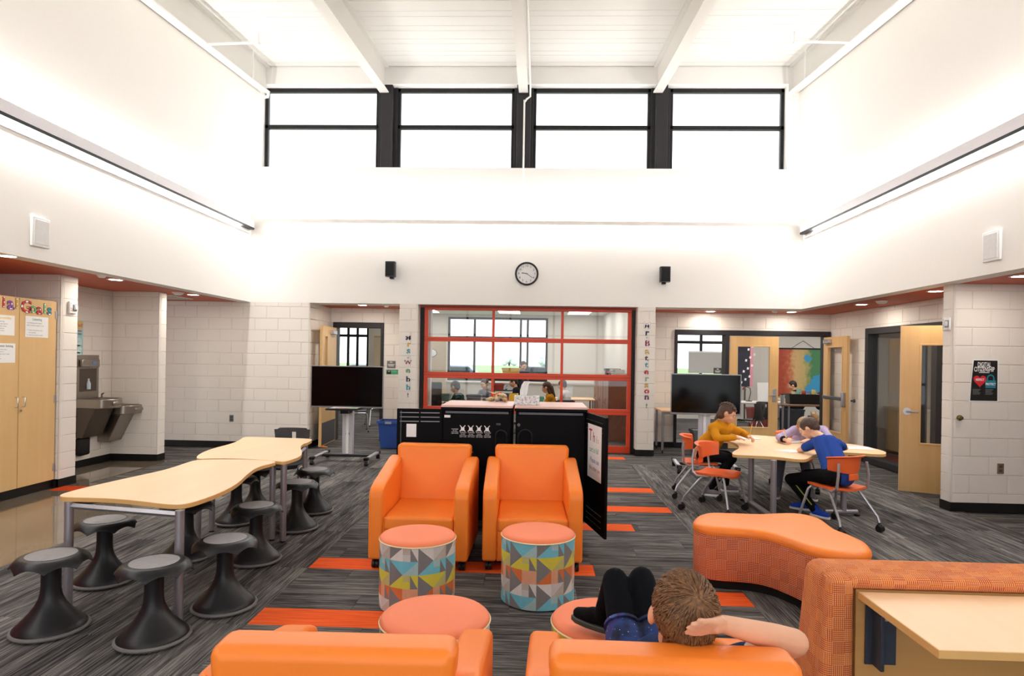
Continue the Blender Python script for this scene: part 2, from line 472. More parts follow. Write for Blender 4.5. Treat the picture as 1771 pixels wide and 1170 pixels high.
def block_wall(wall, facing, plane, a0, a1, z1=SOF, holes=(), bl=False, br=False, phase=0, z0=.0):
    """facing '-y' : a runs along +x ; '+x' : a runs along +y ; '-x' : a runs along -y (a0>a1 given as start,end along +y)"""
    J = .008; L0 = .4064
    L = a1-a0
    k = 0
    while k*CO < z1-.01:
        zb, zt = max(k*CO, z0), min((k+1)*CO-J, z1)
        xs = [0]; x = L0*(.5 if (k+phase) % 2 else 1.0)
        while x < L-.06: xs.append(x); x += L0
        xs.append(L)
        for i, (s, e) in enumerate(zip(xs, xs[1:])):
            e2 = e-(J if e < L-.001 else 0)
            spans = [(s, e2, zb, zt)]
            for (h0, h1, hz0, hz1) in holes:
                ns = []
                for (p, q, u, v) in spans:
                    if q <= h0-a0 or p >= h1-a0 or v <= hz0 or u >= hz1: ns.append((p, q, u, v)); continue
                    if p < h0-a0: ns.append((p, h0-a0, u, v))
                    if q > h1-a0: ns.append((h1-a0, q, u, v))
                    pp, qq = max(p, h0-a0), min(q, h1-a0)
                    if u < hz0: ns.append((pp, qq, u, hz0))
                    if v > hz1: ns.append((pp, qq, hz1, v))
                spans = ns
            for (p, q, u, v) in spans:
                if q-p < .02 or v-u < .015: continue
                me = block_mesh(q-p, v-u, bl and p < .001, br and q > L-.001)
                o = link('block', me, wall)
                if facing == '-y': o.location = (a0+p, plane, u)
                elif facing == '+x': o.location = (plane, a0+p, u); o.rotation_euler = (0, 0, PI/2)
                else: o.location = (plane, a1-p, u); o.rotation_euler = (0, 0, -PI/2)
        k += 1
def core(name, *d): return struct(B(name, MORTAR, d))
R = .006                                        # depth of the mortar joints
def base(name, *d): return struct(B('baseboard_'+name, BASEB, d))

# left side: end wall by the cabinet, fountain niche, second end wall, back-left wall
w = core('wall_left', XOL-.2, XOL, YR, 7.15, 0, SOF); w.data.materials[0] = REDWALL
w = core('wall_left', XOL, -5.6-R, 7.15+R, 7.42, 0, SOF)
block_wall(w, '-y', 7.15, XOL, -5.6, br=True)
block_wall(w, '+x', -5.6, 7.2, 7.42, phase=1)
base('left', -5.62, -5.592, 7.142, 7.428, 0, .1); base('left', -6.3, -5.6, 7.142, 7.15, 0, .1)
w = core('wall_left', XOL-.2, -6.3-R, 7.42, 9.3, 0, SOF)
block_wall(w, '+x', -6.3, 7.42, 9.05)
base('left', -6.3, -6.292, 7.42, 9.05, 0, .1)
w = core('wall_left', -6.3, -5.59-R, 9.05+R, 9.23, 0, SOF)
block_wall(w, '-y', 9.05, -6.3, -5.59, br=True)
block_wall(w, '+x', -5.59, 9.10, 9.23, phase=1)
base('left', -6.3, -5.58, 9.042, 9.05, 0, .1); base('left', -5.59, -5.582, 9.05, 9.23, 0, .1)
w = core('wall_left', -7.6, -7.4, 9.0, 10.7, 0, SOF)
w = core('wall_back', -7.5, -3.905-R, YB+R, 10.95, 0, SOF)
block_wall(w, '-y', YB, -7.5, -3.905, br=True, phase=1)
base('back', -7.5, -3.9, YB-.008, YB, 0, .1)
w = core('wall_back', -4.15, -3.905-R, 10.65, 11.7, 0, SOF)
block_wall(w, '+x', -3.905, 10.65, 11.7)
base('back', -3.905, -3.897, YB, 11.7, 0, .1)
# left door niche
DL0, DL1, DLZ = -3.85, -2.89, 2.24
w = core('wall_back', -4.1, DL0, 11.7+R, 11.9, 0, SOF)
w = core('wall_back', DL0, DL1, 11.7+R, 11.9, DLZ, SOF)
w = core('wall_back', DL1, -2.0, 11.7+R, 11.9, 0, SOF)
block_wall(w, '-y', 11.7, -3.905, -2.2, holes=[(DL0, DL1, -1, DLZ)])
base('back', DL1, -2.2, 11.69, 11.7, 0, .1)
w = core('wall_back', -2.353+R, -2.03-R, YB+R, 11.7, 0, SOF)
block_wall(w, '-y', YB, -2.353, -2.03, br=True)
base('back', -2.36, -2.025, YB-.008, YB, 0, .1); base('back', -2.03, -2.022, YB, 10.82, 0, .1)
block_wall(w, '+x', -2.03, 10.65, 10.85, phase=1)
w = core('wall_back', 1.69+R, 1.993-R, YB+R, 11.7, 0, SOF)
block_wall(w, '-y', YB, 1.69, 1.993, bl=True)
block_wall(w, '-x', 1.69, 10.65, 10.85, phase=1)
base('back', 1.685, 2.0, YB-.008, YB, 0, .1); base('back', 1.682, 1.69, YB, 10.82, 0, .1)
# right niche wall with the double door
DR0, DR1, DRZ = 2.56, 5.37, 2.19
w = core('wall_back', 1.8, DR0, 11.7+R, 11.9, 0, SOF)
w = core('wall_back', DR0, 5.6, 11.7+R, 11.9, DRZ, SOF)
block_wall(w, '-y', 11.7, 1.993, 5.4, holes=[(DR0, 5.5, -1, DRZ)])
base('back', 1.99, DR0, 11.69, 11.7, 0, .1)
# right wall
SR0, SR1, SRZ = 7.68, 10.45, 2.19
w = core('wall_right', XOR+R, XOR+.2, SR1, 11.9, 0, SOF)
w = core('wall_right', XOR+R, XOR+.2, 7.12, SR1, SRZ, SOF)
w = core('wall_right', XOR+R, XOR+.2, 7.12, SR0, 0, SOF)
block_wall(w, '-x', XOR, 10.45, 11.7)
block_wall(w, '-x', XOR, 7.45, 10.45, z0=SRZ)
base('right', XOR-.008, XOR, SR1, 11.7, 0, .1)
w = core('wall_right', 4.585+R, 7.0, 7.05+R, 7.23, 0, SOF)
block_wall(w, '-y', 7.05, 4.585, 6.9, bl=True)
block_wall(w, '-x', 4.585, 7.1, 7.23, phase=1)
base('right', 4.577, 6.9, 7.042, 7.05, 0, .1); base('right', 4.577, 4.585, 7.05, 7.23, 0, .1)
core('wall_right', 6.8, 7.0, YR, 7.05, 0, SOF).data.materials[0] = BLOCK

# ---- red soffits under the high walls
struct(B('ceiling', SOFFIT, (-8, XL-.01, YR, YB+.01, SOF, SOF+.15)))
struct(B('ceiling', SOFFIT, (XR+.01, 7.2, YR, YB+.01, SOF, SOF+.15)))
struct(B('ceiling', SOFFIT, (-8, 7.2, YB+.01, 11.75, SOF, SOF+.15)))
# ---- white bulkheads and high walls
SILL, HEAD = 4.92, 6.38
struct(B('wall_left', FASCIA, (XL-.2, XL, YR, 11.2, SOF-.002, 6.8)))
struct(B('wall_right', FASCIA, (XR, XR+.2, YR, 11.2, SOF-.002, 6.8)))
struct(B('wall_back', FASCIA, (XL, XR, YB, YU+.2, SOF-.002, 3.95)))
WX = [(-5.02, -2.86), (-2.53, -.45), (-.13, 1.93), (2.26, 4.22)]
WXa, WXb = -4.93, 4.24
struct(B('wall_back', UPPER, (XL, XR, YU, 11.15, 3.95, SILL)))
struct(B('wall_back', UPPER, (XL, XR, YU, 11.15, HEAD, 6.9)))
struct(B('wall_back', UPPER, (XL, WXa, YU, 11.15, SILL, HEAD)))
struct(B('wall_back', UPPER, (WXb, XR, YU, 11.15, SILL, HEAD)))
# ---- clerestory windows
BX = [-2.70, -.29, 2.10]                         # dark posts between the windows
ed = [WXa]+[b for b in BX]+[WXb]
for i in range(4):
    a = ed[i]+(0 if i == 0 else .16); b = ed[i+1]-(0 if i == 3 else .16)
    wn = struct(bpy.data.objects.new('window_%d' % (i+1), None)); COL.objects.link(wn)
    y0, y1 = 11.02, 11.10
    zm = SILL+(HEAD-SILL)*.53
    for nm, d in (('frame_rail', (a, b, y0, y1, HEAD-.07, HEAD)), ('frame_rail', (a, b, y0, y1, SILL, SILL+.05)), ('frame_rail', (a, b, y0, y1, zm-.035, zm+.035)),
                  ('frame_stile', (a, a+.06, y0, y1, SILL, HEAD)), ('frame_stile', (b-.06, b, y0, y1, SILL, HEAD))):
        B(nm, BLACKF, d, wn, bevel=.006)
    for z0, z1 in ((SILL+.05, zm-.035), (zm+.035, HEAD-.07)):
        B('pane', GLASS, (a+.06, b-.06, 11.055, 11.063, z0, z1), wn)
for k, bx in enumerate(BX):
    struct(MB().box(bx-.10 if k != 1 else bx-.12, bx+.10 if k != 1 else bx+.12, YU+.02, 11.12, SILL, HEAD+.05).box(bx-.17, bx+.17, 11.0, 11.12, SILL, HEAD).build('trim_%d' % (k+1), CHAR, bevel=.01))
# ---- roof deck and beams
tilt = math.atan(.088)
deck = struct(MB().hexa([(XL-.2, YR, zroof(YR)+.02), (XR+.2, YR, zroof(YR)+.02), (XR+.2, 11.2, zroof(11.2)+.02), (XL-.2, 11.2, zroof(11.2)+.02)],
                        [(XL-.2, YR, zroof(YR)+.2), (XR+.2, YR, zroof(YR)+.2), (XR+.2, 11.2, zroof(11.2)+.2), (XL-.2, 11.2, zroof(11.2)+.2)]).build('ceiling', plain('a7a19a', .8), smooth=None))
pm = {}
y = YU-.02; k = 0
ROOFW = plain('e2dfda', .7, grain=.01)
while y > 5.0:
    wd = .30 if k % 2 else .17
    if wd not in pm: pm[wd] = MB().box(XL, XR, -wd+.006, 0, -.03, .03).mesh('deck_plank', ROOFW)
    o = link('deck_plank', pm[wd], deck); o.location = (0, y, zroof(y)+.03); o.rotation_euler = (tilt, 0, 0)
    y -= wd; k += 1
struct(MB().hexa([(XL, YR, zroof(YR)-.0), (XR, YR, zroof(YR)-.0), (XR, y, zroof(y)-.0), (XL, y, zroof(y)-.0)],
                 [(XL, YR, zroof(YR)+.03), (XR, YR, zroof(YR)+.03), (XR, y, zroof(y)+.03), (XL, y, zroof(y)+.03)]).build('ceiling', ROOFW, smooth=None))
BEAMW = plain('dedad4', .55, grain=.01)
for k, bx in enumerate((XL+.10, -2.74, -.30, 2.02, XR-.10)):
    m = MB()
    def slope_box(x0, x1, dz0, dz1, ya=YR, yb=YU):
        m.hexa([(x0, ya, zroof(ya)+dz0), (x1, ya, zroof(ya)+dz0), (x1, yb, zroof(yb)+dz0), (x0, yb, zroof(yb)+dz0)],
               [(x0, ya, zroof(ya)+dz1), (x1, ya, zroof(ya)+dz1), (x1, yb, zroof(yb)+dz1), (x0, yb, zroof(yb)+dz1)])
    h = -.46
    slope_box(bx-.08, bx+.08, h, h+.018); slope_box(bx-.08, bx+.08, -.018, -.002); slope_box(bx-.008, bx+.008, h+.018, -.018)
    struct(m.build('trim_%d' % (10+k), BEAMW, smooth=None))
# ---- rear glazing of the hall, behind the camera
struct(B('wall_rear', FASCIA, (XOL-.2, 7, YR-.2, YR, 5.0, 6.0)))
struct(B('wall_rear', FASCIA, (XOL-.2, -4.6, YR-.2, YR, 0, 5.0)))
struct(B('wall_rear', FASCIA, (4.2, 7, YR-.2, YR, 0, 5.0)))
wn = struct(bpy.data.objects.new('window_5', None)); COL.objects.link(wn)
for i in range(6):
    x = -4.6+8.8*i/5; B('frame_stile', BLACKF, (x-.04, x+.04, YR-.15, YR-.05, 0, 5), wn)
for z in (0, 1.0, 2.5, 3.75, 4.93): B('frame_rail', BLACKF, (-4.6, 4.2, YR-.15, YR-.05, z, z+.07), wn)
B('pane', GLASS, (-4.6, 4.2, YR-.11, YR-.10, 0, 5), wn)
# ---- wall troughs for the strip lamps
for s, xw in ((1, XL), (-1, XR)):
    t = thing('strip_light', 'long white strip light trough along the %s high wall with black underside line' % ('left' if s > 0 else 'right'), 'strip light', (xw, 4.4, 3.74))
    a = (lambda p, q: (min(s*p, s*q), max(s*p, s*q)))
    WHT = plain('efecf0', .6, grain=.01)
    B('housing', WHT, (*a(.001, .085), -6.0, 6.12, .03, .12), t); B('lip', WHT, (*a(.075, .085), -6.0, 6.12, .12, .15), t)
    part(B('shadow_line', BLACKF, (*a(.001, .088), -6.0, 6.12, -.004, .03), t), 'black strip standing for the reveal shadow')  # shadow under the housing, built as a solid black strip
    B('lower_edge', WHT, (*a(.001, .03), -6.0, 6.12, -.07, -.05), t)
# ================================================================ fixtures of the hall
# recessed downlights
def downlight(px, py, where):
    p = onz(px, py, SOF)
    t = thing('downlight', 'round recessed downlight %s' % where, 'downlight', (p.x, p.y, SOF), group='recessed soffit downlights')
    MB().ring([(.098, -.004), (.098, -.0005), (.075, -.0005), (.075, -.004)], 24).build('trim_ring', WHITEPL, t)
    MB().lathe([(.074, -.003), (.074, -.0005)], 20).build('lens', LAMP, t)
    l = bpy.data.lights.new('downlight_lamp', 'AREA'); l.shape = 'DISK'; l.size = .14; l.energy = 5; l.color = (1, .93, .82)
    o = bpy.data.objects.new('downlight_lamp', l); o.location = (p.x, p.y, SOF-.01); COL.objects.link(o)
for a in ((12, 443, 'in red soffit above the wooden cabinet'), (200, 484, 'in red soffit in front of drinking fountain niche'), (334, 510, 'in red soffit over the passage by the left corner'),
          (627, 528, 'above the left open classroom door'), (1229, 539, 'above the right television'), (1369, 540, 'above the double wooden doors'),
          (1490, 527, 'in red soffit above right glass partition'), (1618, 504, 'beside the right block pillar top'), (1765, 478, 'over the black poster at right edge')):
    downlight(*a)
def disc(px, py, label, r=.055, cat='smoke detector', name='smoke_detector'):
    p = onz(px, py, SOF)
    t = thing(name, label, cat, (p.x, p.y, SOF))
    MB().lathe([(r*.55, -.04), (r*.8, -.03), (r, -.012), (r, 0)], 20).build('cover', WHITEPL, t)
    MB().lathe([(r*1.1, -.006), (r*1.1, 0)], 20).build('base_plate', WHITEPL, t)
disc(308, 506, 'white smoke detector beside the downlight near left corner', .075)
disc(1525, 521, 'white smoke detector on red soffit above right glass partition', .075)
disc(176, 475, 'small flat white sprinkler cover on red soffit by fountain', .05, 'sprinkler', 'sprinkler_cover')
disc(668, 528, 'small flat white sprinkler cover above left door niche', .05, 'sprinkler', 'sprinkler_cover')
disc(1340, 537.5, 'small flat white sprinkler cover above double doors', .05, 'sprinkler', 'sprinkler_cover')
t = thing('ceiling_vent', 'white louvred air vent in red soffit over passage', 'vent', (-6.0, 9.85, SOF))
B('frame', WHITEPL, (-.3, .3, -.3, .3, -.012, 0), t)
for k in range(6): B('slat', plain('b9b4ae', .5), (-.26, .26, -.25+k*.09, -.20+k*.09, -.02, -.011), t)
# white grille panels on the bulkheads
def grille(px0, px1, pyt, pyb, X, s, label):
    a, b = onx(px0, (pyt+pyb)/2, X), onx(px1, (pyt+pyb)/2, X)
    top, bot = onx((px0+px1)/2, pyt, X).z, onx((px0+px1)/2, pyb, X).z
    y0, y1 = min(a.y, b.y), max(a.y, b.y)
    t = thing('wall_speaker', label, 'speaker', (X, (y0+y1)/2, bot))
    w, h = (y1-y0)/2, top-bot
    x = (lambda p, q: (min(s*p, s*q), max(s*p, s*q)))
    B('frame', WHITEPL, (*x(0.001, .03), -w, w, 0, h), t, bevel=.008)
    B('grille', plain('e7e5e3', .7), (*x(.03, .036), -w+.02, w-.02, .025, h-.025), t, bevel=.004)
grille(51, 82, 377, 428, XL, 1, 'flat white wall speaker on left bulkhead above wooden cabinet')
grille(1704, 1734, 400, 452, XR, -1, 'flat white wall speaker on right bulkhead above black poster')
# black loudspeakers and clock on the back bulkhead
def spk(px, py, label):
    p = ony(px, py, YB)
    t = thing('wall_loudspeaker', label, 'speaker', (p.x, YB, p.z))
    B('bracket', BLACKF, (-.03, .03, -.09, -.001, -.15, -.10), t)
    m = MB().rbox(-.085, .085, -.21, -.07, -.125, .125, .03); m.build('cabinet', BLKP, t)
    B('grille', plain('121212', .8, grain=.2, scale=300), (-.07, .07, -.216, -.205, -.11, .11), t, bevel=.01)
spk(679, 468, 'small black loudspeaker on white wall above left letter column')
spk(1147, 477, 'small black loudspeaker on white wall above right letter column')
p = ony(911, 474, YB)
t = thing('wall_clock', 'round black rimmed wall clock with white face', 'clock', (p.x, YB, p.z))
MB().ring([(.168, -.02), (.175, -.045), (.19, -.048), (.2, -.03), (.2, -.001), (.168, -.001)], 40, axis='y').build('rim', BLACKF, t)
MB().cyl((0, -.02, 0), (0, -.012, 0), .17, 40).build('dial', WHITEP, t)
for h in range(1, 13):
    a = PI/2-h*PI/6
    for i, c in enumerate(str(h)): link('numeral', text_mesh(c, .052, 0, 0, 'CENTER', INK), t, loc=(.135*math.cos(a)+(i-(len(str(h))-1)/2)*.028, -.0215, .135*math.sin(a)), rot=FACE_FRONT)
def hand(ang, L, w, nm, mat=INK):
    B(nm, mat, (-w/2, w/2, -.026, -.023, -.02, L), t, rot=(0, ang, 0))
hand(math.radians(280), .085, .010, 'hour_hand'); hand(math.radians(125), .12, .007, 'minute_hand'); hand(math.radians(275), .09, .004, 'second_hand', plain('b03020', .5))
part(t.children[1], 'white clock face')
# sprinkler pipes on the roof
PIPE = plain('f1efec', .4, grain=.01)
for s, X, br, lab in ((1, XL+.22, -3.55, 'left'), (-1, XR-.22, 2.95, 'right')):
    t = thing('sprinkler_pipe', 'white sprinkler pipe running under the %s edge roof beam' % lab, 'pipe', (X, 10.7, zroof(10.7)-.52))
    zz = lambda y: .088*(y-10.7)
    MB().tube([(0, -8, zz(2.7)+.0), (0, -.12, zz(10.58)), (0, -.02, -.01), (-.03*s, .03, -.05), (-.13*s, .03, -.06)], .028, 10).build('main_pipe', PIPE, t)
    y = -2.05
    MB().tube([(0, y, zz(10.7+y)), (s*.75, y, zz(10.7+y)+.02)], .018, 8).build('branch_pipe', PIPE, t)
    MB().tube([(s*.75, y, zz(10.7+y)+.02), (s*.75, y, zz(10.7+y)+.16)], .012, 8).ball((s*.75, y, zz(10.7+y)+.0), (.03, .03, .02)).build('sprinkler_head', PIPE, t)
    for yy in (-.6, -4): B('hanger', PIPE, (-.006, .006, yy-.01, yy+.01, zz(10.7+yy), zz(10.7+yy)+.5), t)
t = thing('conduit', 'thin white conduit running down the wall below the middle roof beam', 'conduit', (-.28, YU, 3.95))
MB().tube([(.10, -6, zroof(4.85)-3.95-.42), (.10, -.1, zroof(10.75)-3.95-.42), (.10, -.04, 2.2), (.04, -.03, 2.16), (.0, -.03, 2.1)], .016, 8).build('roof_run', PIPE, t)
MB().tube([(0, -.03, 2.14), (0, -.03, .09)], .016, 8).build('wall_run', PIPE, t); B('junction_box', PIPE, (-.06, .04, -.05, -.001, .0, .09), t, bevel=.005)

# ---- storage cabinet on the left
CF = -5.63
t = thing('storage_cabinet', 'tall maple storage cabinet with two doors by the block pillar', 'cabinet', (CF, 6.6, 0))
B('carcass', CABW, (-.6, -.024, -.52, .525, .10, 2.19), t, bevel=.003); B('plinth', BASEB, (-.58, -.03, -.52, .525, 0, .10), t)
for s, (a, b) in ((-1, (-.515, -.004)), (1, (.004, .52))):
    d = B('door', CABW, (-.022, 0, a, b, .105, 2.185), t, bevel=.002)
    y = -.045 if s < 0 else .05
    MB().tube([(0, y, .99), (.03, y, .99), (.035, y, 1.0), (.035, y, 1.09), (.03, y, 1.10), (0, y, 1.10)], .005, 8).build('handle', CHROME, d)
    if s > 0:
        MB().cyl((0, .03, .95), (.012, .03, .95), .012, 12).build('lock', CHROME, d)
        for z in (.25, 1.05, 2.03): B('hinge', LGREYM, (0, .006, .497, .524, z-.045, z+.045), d, bevel=.002)
t2 = thing('storage_cabinet', 'maple storage cabinet cut off by the left edge of the picture', 'cabinet', (CF, 5.55, 0))
B('carcass', CABW, (-.6, -.024, -.52, .52, .10, 2.19), t2, bevel=.003); B('plinth', BASEB, (-.58, -.03, -.52, .52, 0, .10), t2)
for a, b in ((-.515, -.004), (.004, .515)):
    d = B('door', CABW, (-.022, 0, a, b, .105, 2.185), t2, bevel=.002)
    MB().tube([(0, .05 if a > -.1 else -.05, .99), (.035, .05 if a > -.1 else -.05, 1.0), (.035, .05 if a > -.1 else -.05, 1.09), (0, .05 if a > -.1 else -.05, 1.10)], .005, 8).build('handle', CHROME, d)
# paper letters: outline card with a dotted face
def letter(ch, center, rot, size, col, label, group, cat='letter', dotted=True, normal=(0, -1, 0), sx=1):
    t = thing('cutout_letter', label, cat, center, 0, group)
    dark = plain(tuple(c*.35 for c in S(col)), .7)
    n = Vector(normal)
    off = .0016*size/.1
    f = m_dots(S(col), (1, .97, .94), 3.2/size) if dotted else plain(col, .7)
    a = link('outline', text_mesh(ch, size, .0012, size*.03, 'CENTER', dark, 2), t, rot=rot, loc=n*.0025)
    b = link('face', text_mesh(ch, size, .0012, size*.004, 'CENTER', f, 2), t, rot=rot, loc=n*.0045)
    for o in (a, b): o.scale = (sx, 1, 1)
    return t
def cab_letter(ch, px, py, size, col, nm, where):
    p = onx(px, py, CF); letter(ch, (CF, p.y, p.z), FACE_RIGHT, size, col, '%s paper letter %s %s' % (nm, ch, where), 'paper letters on the wooden cabinet', normal=(1, 0, 0), sx=1.15)
cab_letter('i', 6, 523, .17, 'd22f3a', 'red dotted', 'on left cabinet door'); cab_letter('a', 18, 526, .19, '8a4aa8', 'purple dotted', 'on left cabinet door'); cab_letter('l', 28.5, 526, .16, 'dba532', 'golden yellow', 'on left cabinet door')
cab_letter('G', 45, 532, .19, 'c5222e', 'big red dotted', 'starting the word on right cabinet door'); cab_letter('o', 57, 534, .16, '6dbb77', 'green', 'on right cabinet door')
cab_letter('a', 67.5, 536, .17, 'c5222e', 'red dotted', 'in the middle of right cabinet door'); cab_letter('l', 77, 535, .16, '7cc086', 'pale green', 'on right cabinet door'); cab_letter('s', 85, 537, .17, '2a8aa5', 'teal dotted', 'at the end of right cabinet door')
def cab_paper(px0, px1, py0, py1, label, title, tcol, lines):
    a, b = onx(px0, (py0+py1)/2, CF), onx(px1, (py0+py1)/2, CF)
    zt, zb = onx((px0+px1)/2, py0, CF).z, onx((px0+px1)/2, py1, CF).z
    w, h = b.y-a.y, zt-zb
    t = thing('paper_sheet', label, 'paper', (CF, (a.y+b.y)/2, zb), group='papers taped to the cabinet')
    B('sheet', WHITEP, (.001, .0025, -w/2, w/2, 0, h), t)
    part(link('heading', text_mesh(title, h*.16, 0, .0005, 'CENTER', plain(tcol, .8)), t, loc=(.0031, 0, h*.86), rot=FACE_RIGHT), 'printed heading')
    for i, l in enumerate(lines):
        link('printed_line', text_mesh(l, h*.085, 0, 0, 'LEFT', plain('6a6a70', .8)), t, loc=(.0031, -w*.44, h*(.68-.115*i)), rot=FACE_RIGHT)
cab_paper(43.5, 83, 548, 584, 'white sheet headed Listening on right cabinet door', 'Listening', '4a9a80', ['I am listening with respect', 'when someone speaks to me', '', '1. I look at the person and', '    nod my head', '2. I wait for my turn to talk,'])
cab_paper(-14, 25, 545, 580, 'white sheet with yellow heading on left cabinet door', 'Responsibility', 'e3c23a', ['When I need help,', 'I ask in the appropriate', 'way and I keep trying', 'I follow directions', 'and I talk to them'])
cab_paper(-13, 26, 594, 628, 'lower white sheet headed Problem Solving on left cabinet door', 'Problem Solving', '55555f', ['I stop and think about', 'trying to solve it', 'I ask for help when I need', 'I apologise', 'I move away'])

# ---- fire strobes
def strobe(loc, rz, label):
    t = thing('fire_alarm_strobe', label, 'fire alarm', loc, rz)            # local: wall at x=0, sticks out to +x
    MB().box(.001, .03, -.06, .06, -.075, .075).build('housing', WHITEPL, t, bevel=.012)
    B('strobe_lens', plain('d9dde0', .15), (.03, .055, -.005, .05, -.03, .03), t, bevel=.01)
    B('bezel', plain('8d8d90', .3), (.028, .034, -.01, .055, -.04, .04), t)
    for i, c in enumerate('FIRE'): link('lettering', text_mesh(c, .025, 0, .0005, 'CENTER', plain('c22018', .6)), t, loc=(.0305, -.035, .045-.028*i), rot=FACE_RIGHT)
p = onx(119, 532, -5.6); strobe((-5.6, 7.31, p.z), 0, 'white fire alarm strobe on the left block pillar by the cabinet')
p = ony(1638, 560, 7.05); strobe((4.585, 7.14, p.z), PI, 'white fire alarm strobe on the right block pillar corner')
# ---- strip poster
a, b = onx(127, 555, -6.3), onx(141.5, 625, -6.3)
t = thing('strip_poster', 'tall narrow teal and yellow strip poster above bottle filler', 'poster', (-6.3, 8.36, b.z))
h = a.z-b.z; w = .09
B('sheet', plain('a6d4d6', .6, grain=.12, scale=14), (.001, .003, -w, w, 0, h), t)
B('heading_band', plain('efc948', .6), (.003, .004, -w+.008, w-.008, h*.82, h*.985), t); B('red_band', plain('cf5a40', .6), (.003, .004, -.01, w-.03, h*.74, h*.77), t); B('grey_band', plain('7d8a93', .6), (.003, .004, -.01, w-.03, h*.66, h*.70), t)
for i in range(3):
    part(MB().cyl((.003, .01, h*(.12+.18*i)), (.004, .01, h*(.12+.18*i)), .06, 20).build('speech_bubble', plain('cfe9ea', .6), t), 'pale printed circle')
link('lettering', text_mesh('Wait!', .075, 0, .001, 'CENTER', plain('b85aa5', .7)), t, loc=(.0045, 0, h*.9), rot=FACE_RIGHT)

# ---- drinking fountain with bottle filler in the niche
FY = 8.72
t = thing('drinking_fountain', 'stainless steel double drinking fountain with bottle filler in niche', 'drinking fountain', (-6.3, FY, 0))
STD = m_brushed(S('6f665e'), .4)
bk = MB().box(.001, .03, -.42, .02, .95, 1.56).build('filler_panel', STEEL, t, bevel=.004)
B('recess', STD, (.03, .033, -.36, -.03, 1.05, 1.37), bk); B('hood', STEEL, (.03, .075, -.37, -.02, 1.39, 1.50), bk, bevel=.012); B('display', plain('5f83c9', .3), (.075, .077, -.17, -.10, 1.43, 1.47), bk)
part(MB().lathe([(.025, 0), (.028, .005), (.028, .08), (.012, .12), (.012, .15)], 14, (.04, -.20, 1.08)).build('bottle_symbol', plain('c9d6de', .3), bk), 'printed bottle outline')
MB().cyl((.06, -.2, 1.39), (.06, -.2, 1.37), .012, 10).build('spout', CHROME, bk)
def basin(yc, z, x1, w, nm):
    pts = []
    for k in range(13):
        a = -PI/2+PI*k/12; pts.append((x1-.13+.13*math.cos(a), yc+w*math.sin(a)))
    pts = [(.0, yc-w)]+pts+[(.0, yc+w)]
    b = MB().prism(pts, z-.13, z).build(nm, STEEL, t, bevel=.012)
    pin = [(max(.03, x-.035), yc+(y-yc)*.85) for x, y in pts]
    MB().prism(pin, z, z+.004).build('bowl', STD, b)
    B('push_bar', STEEL, (x1-.012, x1+.012, yc-.09, yc+.09, z-.085, z-.04), b, bevel=.01)
    m = MB().tube([(.12, yc+w-.06, z), (.12, yc+w-.06, z+.05), (.15, yc+w-.06, z+.065)], .013, 8); m.build('bubbler', CHROME, b)
    return b
basin(-.20+FY-FY, .955, .46, .22, 'basin'); basin(.24, .84, .48, .23, 'basin')
MB().hexa([(.0, -.42, .42), (.13, -.42, .42), (.13, -.03, .42), (.0, -.03, .42)], [(.0, -.42, .83), (.30, -.42, .83), (.30, -.03, .83), (.0, -.03, .83)]).build('lower_housing', STD, t, bevel=.01)
MB().hexa([(.0, .04, .31), (.16, .04, .31), (.16, .44, .31), (.0, .44, .31)], [(.0, .04, .71), (.36, .04, .71), (.36, .44, .71), (.0, .44, .71)]).build('lower_housing', STEEL, t, bevel=.01)
B('drain_cover', BASEB, (0, .09, -.40, -.2, .17, .42), t, bevel=.03)

# ---- outlets and small wall fittings
def outlet(loc, rz, label, col='77716b'):
    t = thing('wall_outlet', label, 'outlet', loc, rz)     # local faces -y
    B('plate', plain(col, .4, .5), (-.036, .036, -.007, -.0005, -.057, .057), t, bevel=.003)
    for z in (.022, -.022): B('socket', plain('4b4744', .5), (-.017, .017, -.010, -.006, z-.015, z+.015), t, bevel=.004)
p = ony(400.5, 724, YB); outlet((p.x, YB, p.z), 0, 'grey power outlet low on the left block wall')
p = ony(1730, 811, 7.05); outlet((p.x, 7.05, p.z), 0, 'bronze power outlet under the black poster', '8d7459')
p = ony(1659, 723, 7.05)
t = thing('door_stop', 'round brass door stop on right block pillar below the poster', 'door stop', (p.x, 7.05, p.z))
MB().lathe([(.03, 0), (.032, .01), (.026, .025), (.018, .03), (.018, .045), (.008, .048)], 18).xf(Matrix.Rotation(PI/2, 4, 'X')).build('body', plain('7d6d45', .35, .9), t)
# ---- black poster
a, b = ony(1682, 622, 7.05), ony(1726, 696, 7.05)
PW, PH = b.x-ony(1676, 690, 7.05).x, a.z-b.z
t = thing('poster', 'black poster with red heart and teal padlock on right block wall', 'poster', (b.x-PW/2, 7.05, b.z))
def quad(nm, mat, pts, y0, y1):
    n = len(pts); m = MB().add([(x, y1, z) for x, z in pts]+[(x, y0, z) for x, z in pts], [tuple(range(n-1, -1, -1)), tuple(range(n, 2*n))]+[(i, (i+1) % n, n+(i+1) % n, n+i) for i in range(n)])
    return m.build(nm, mat, t, smooth=None)
l = -PW/2; tl = l+PW*.10
quad('sheet', WHITEP, [(l, 0), (PW/2, 0), (PW/2, PH), (tl, PH), (l+.01, PH*.45)], -.0025, -.0005)
quad('black_field', plain('0c0b0c', .5), [(l+.01, .012), (PW/2-.01, .012), (PW/2-.014, PH-.01), (tl+.012, PH-.01), (l+.02, PH*.45)], -.0035, -.0025)
TX = WHITEP
link('lettering', text_mesh('DIGITAL', .062, 0, .0012, 'CENTER', TX), t, loc=(.0, -.0045, PH*.875), rot=FACE_FRONT, ).scale = (.62, 1.15, 1)
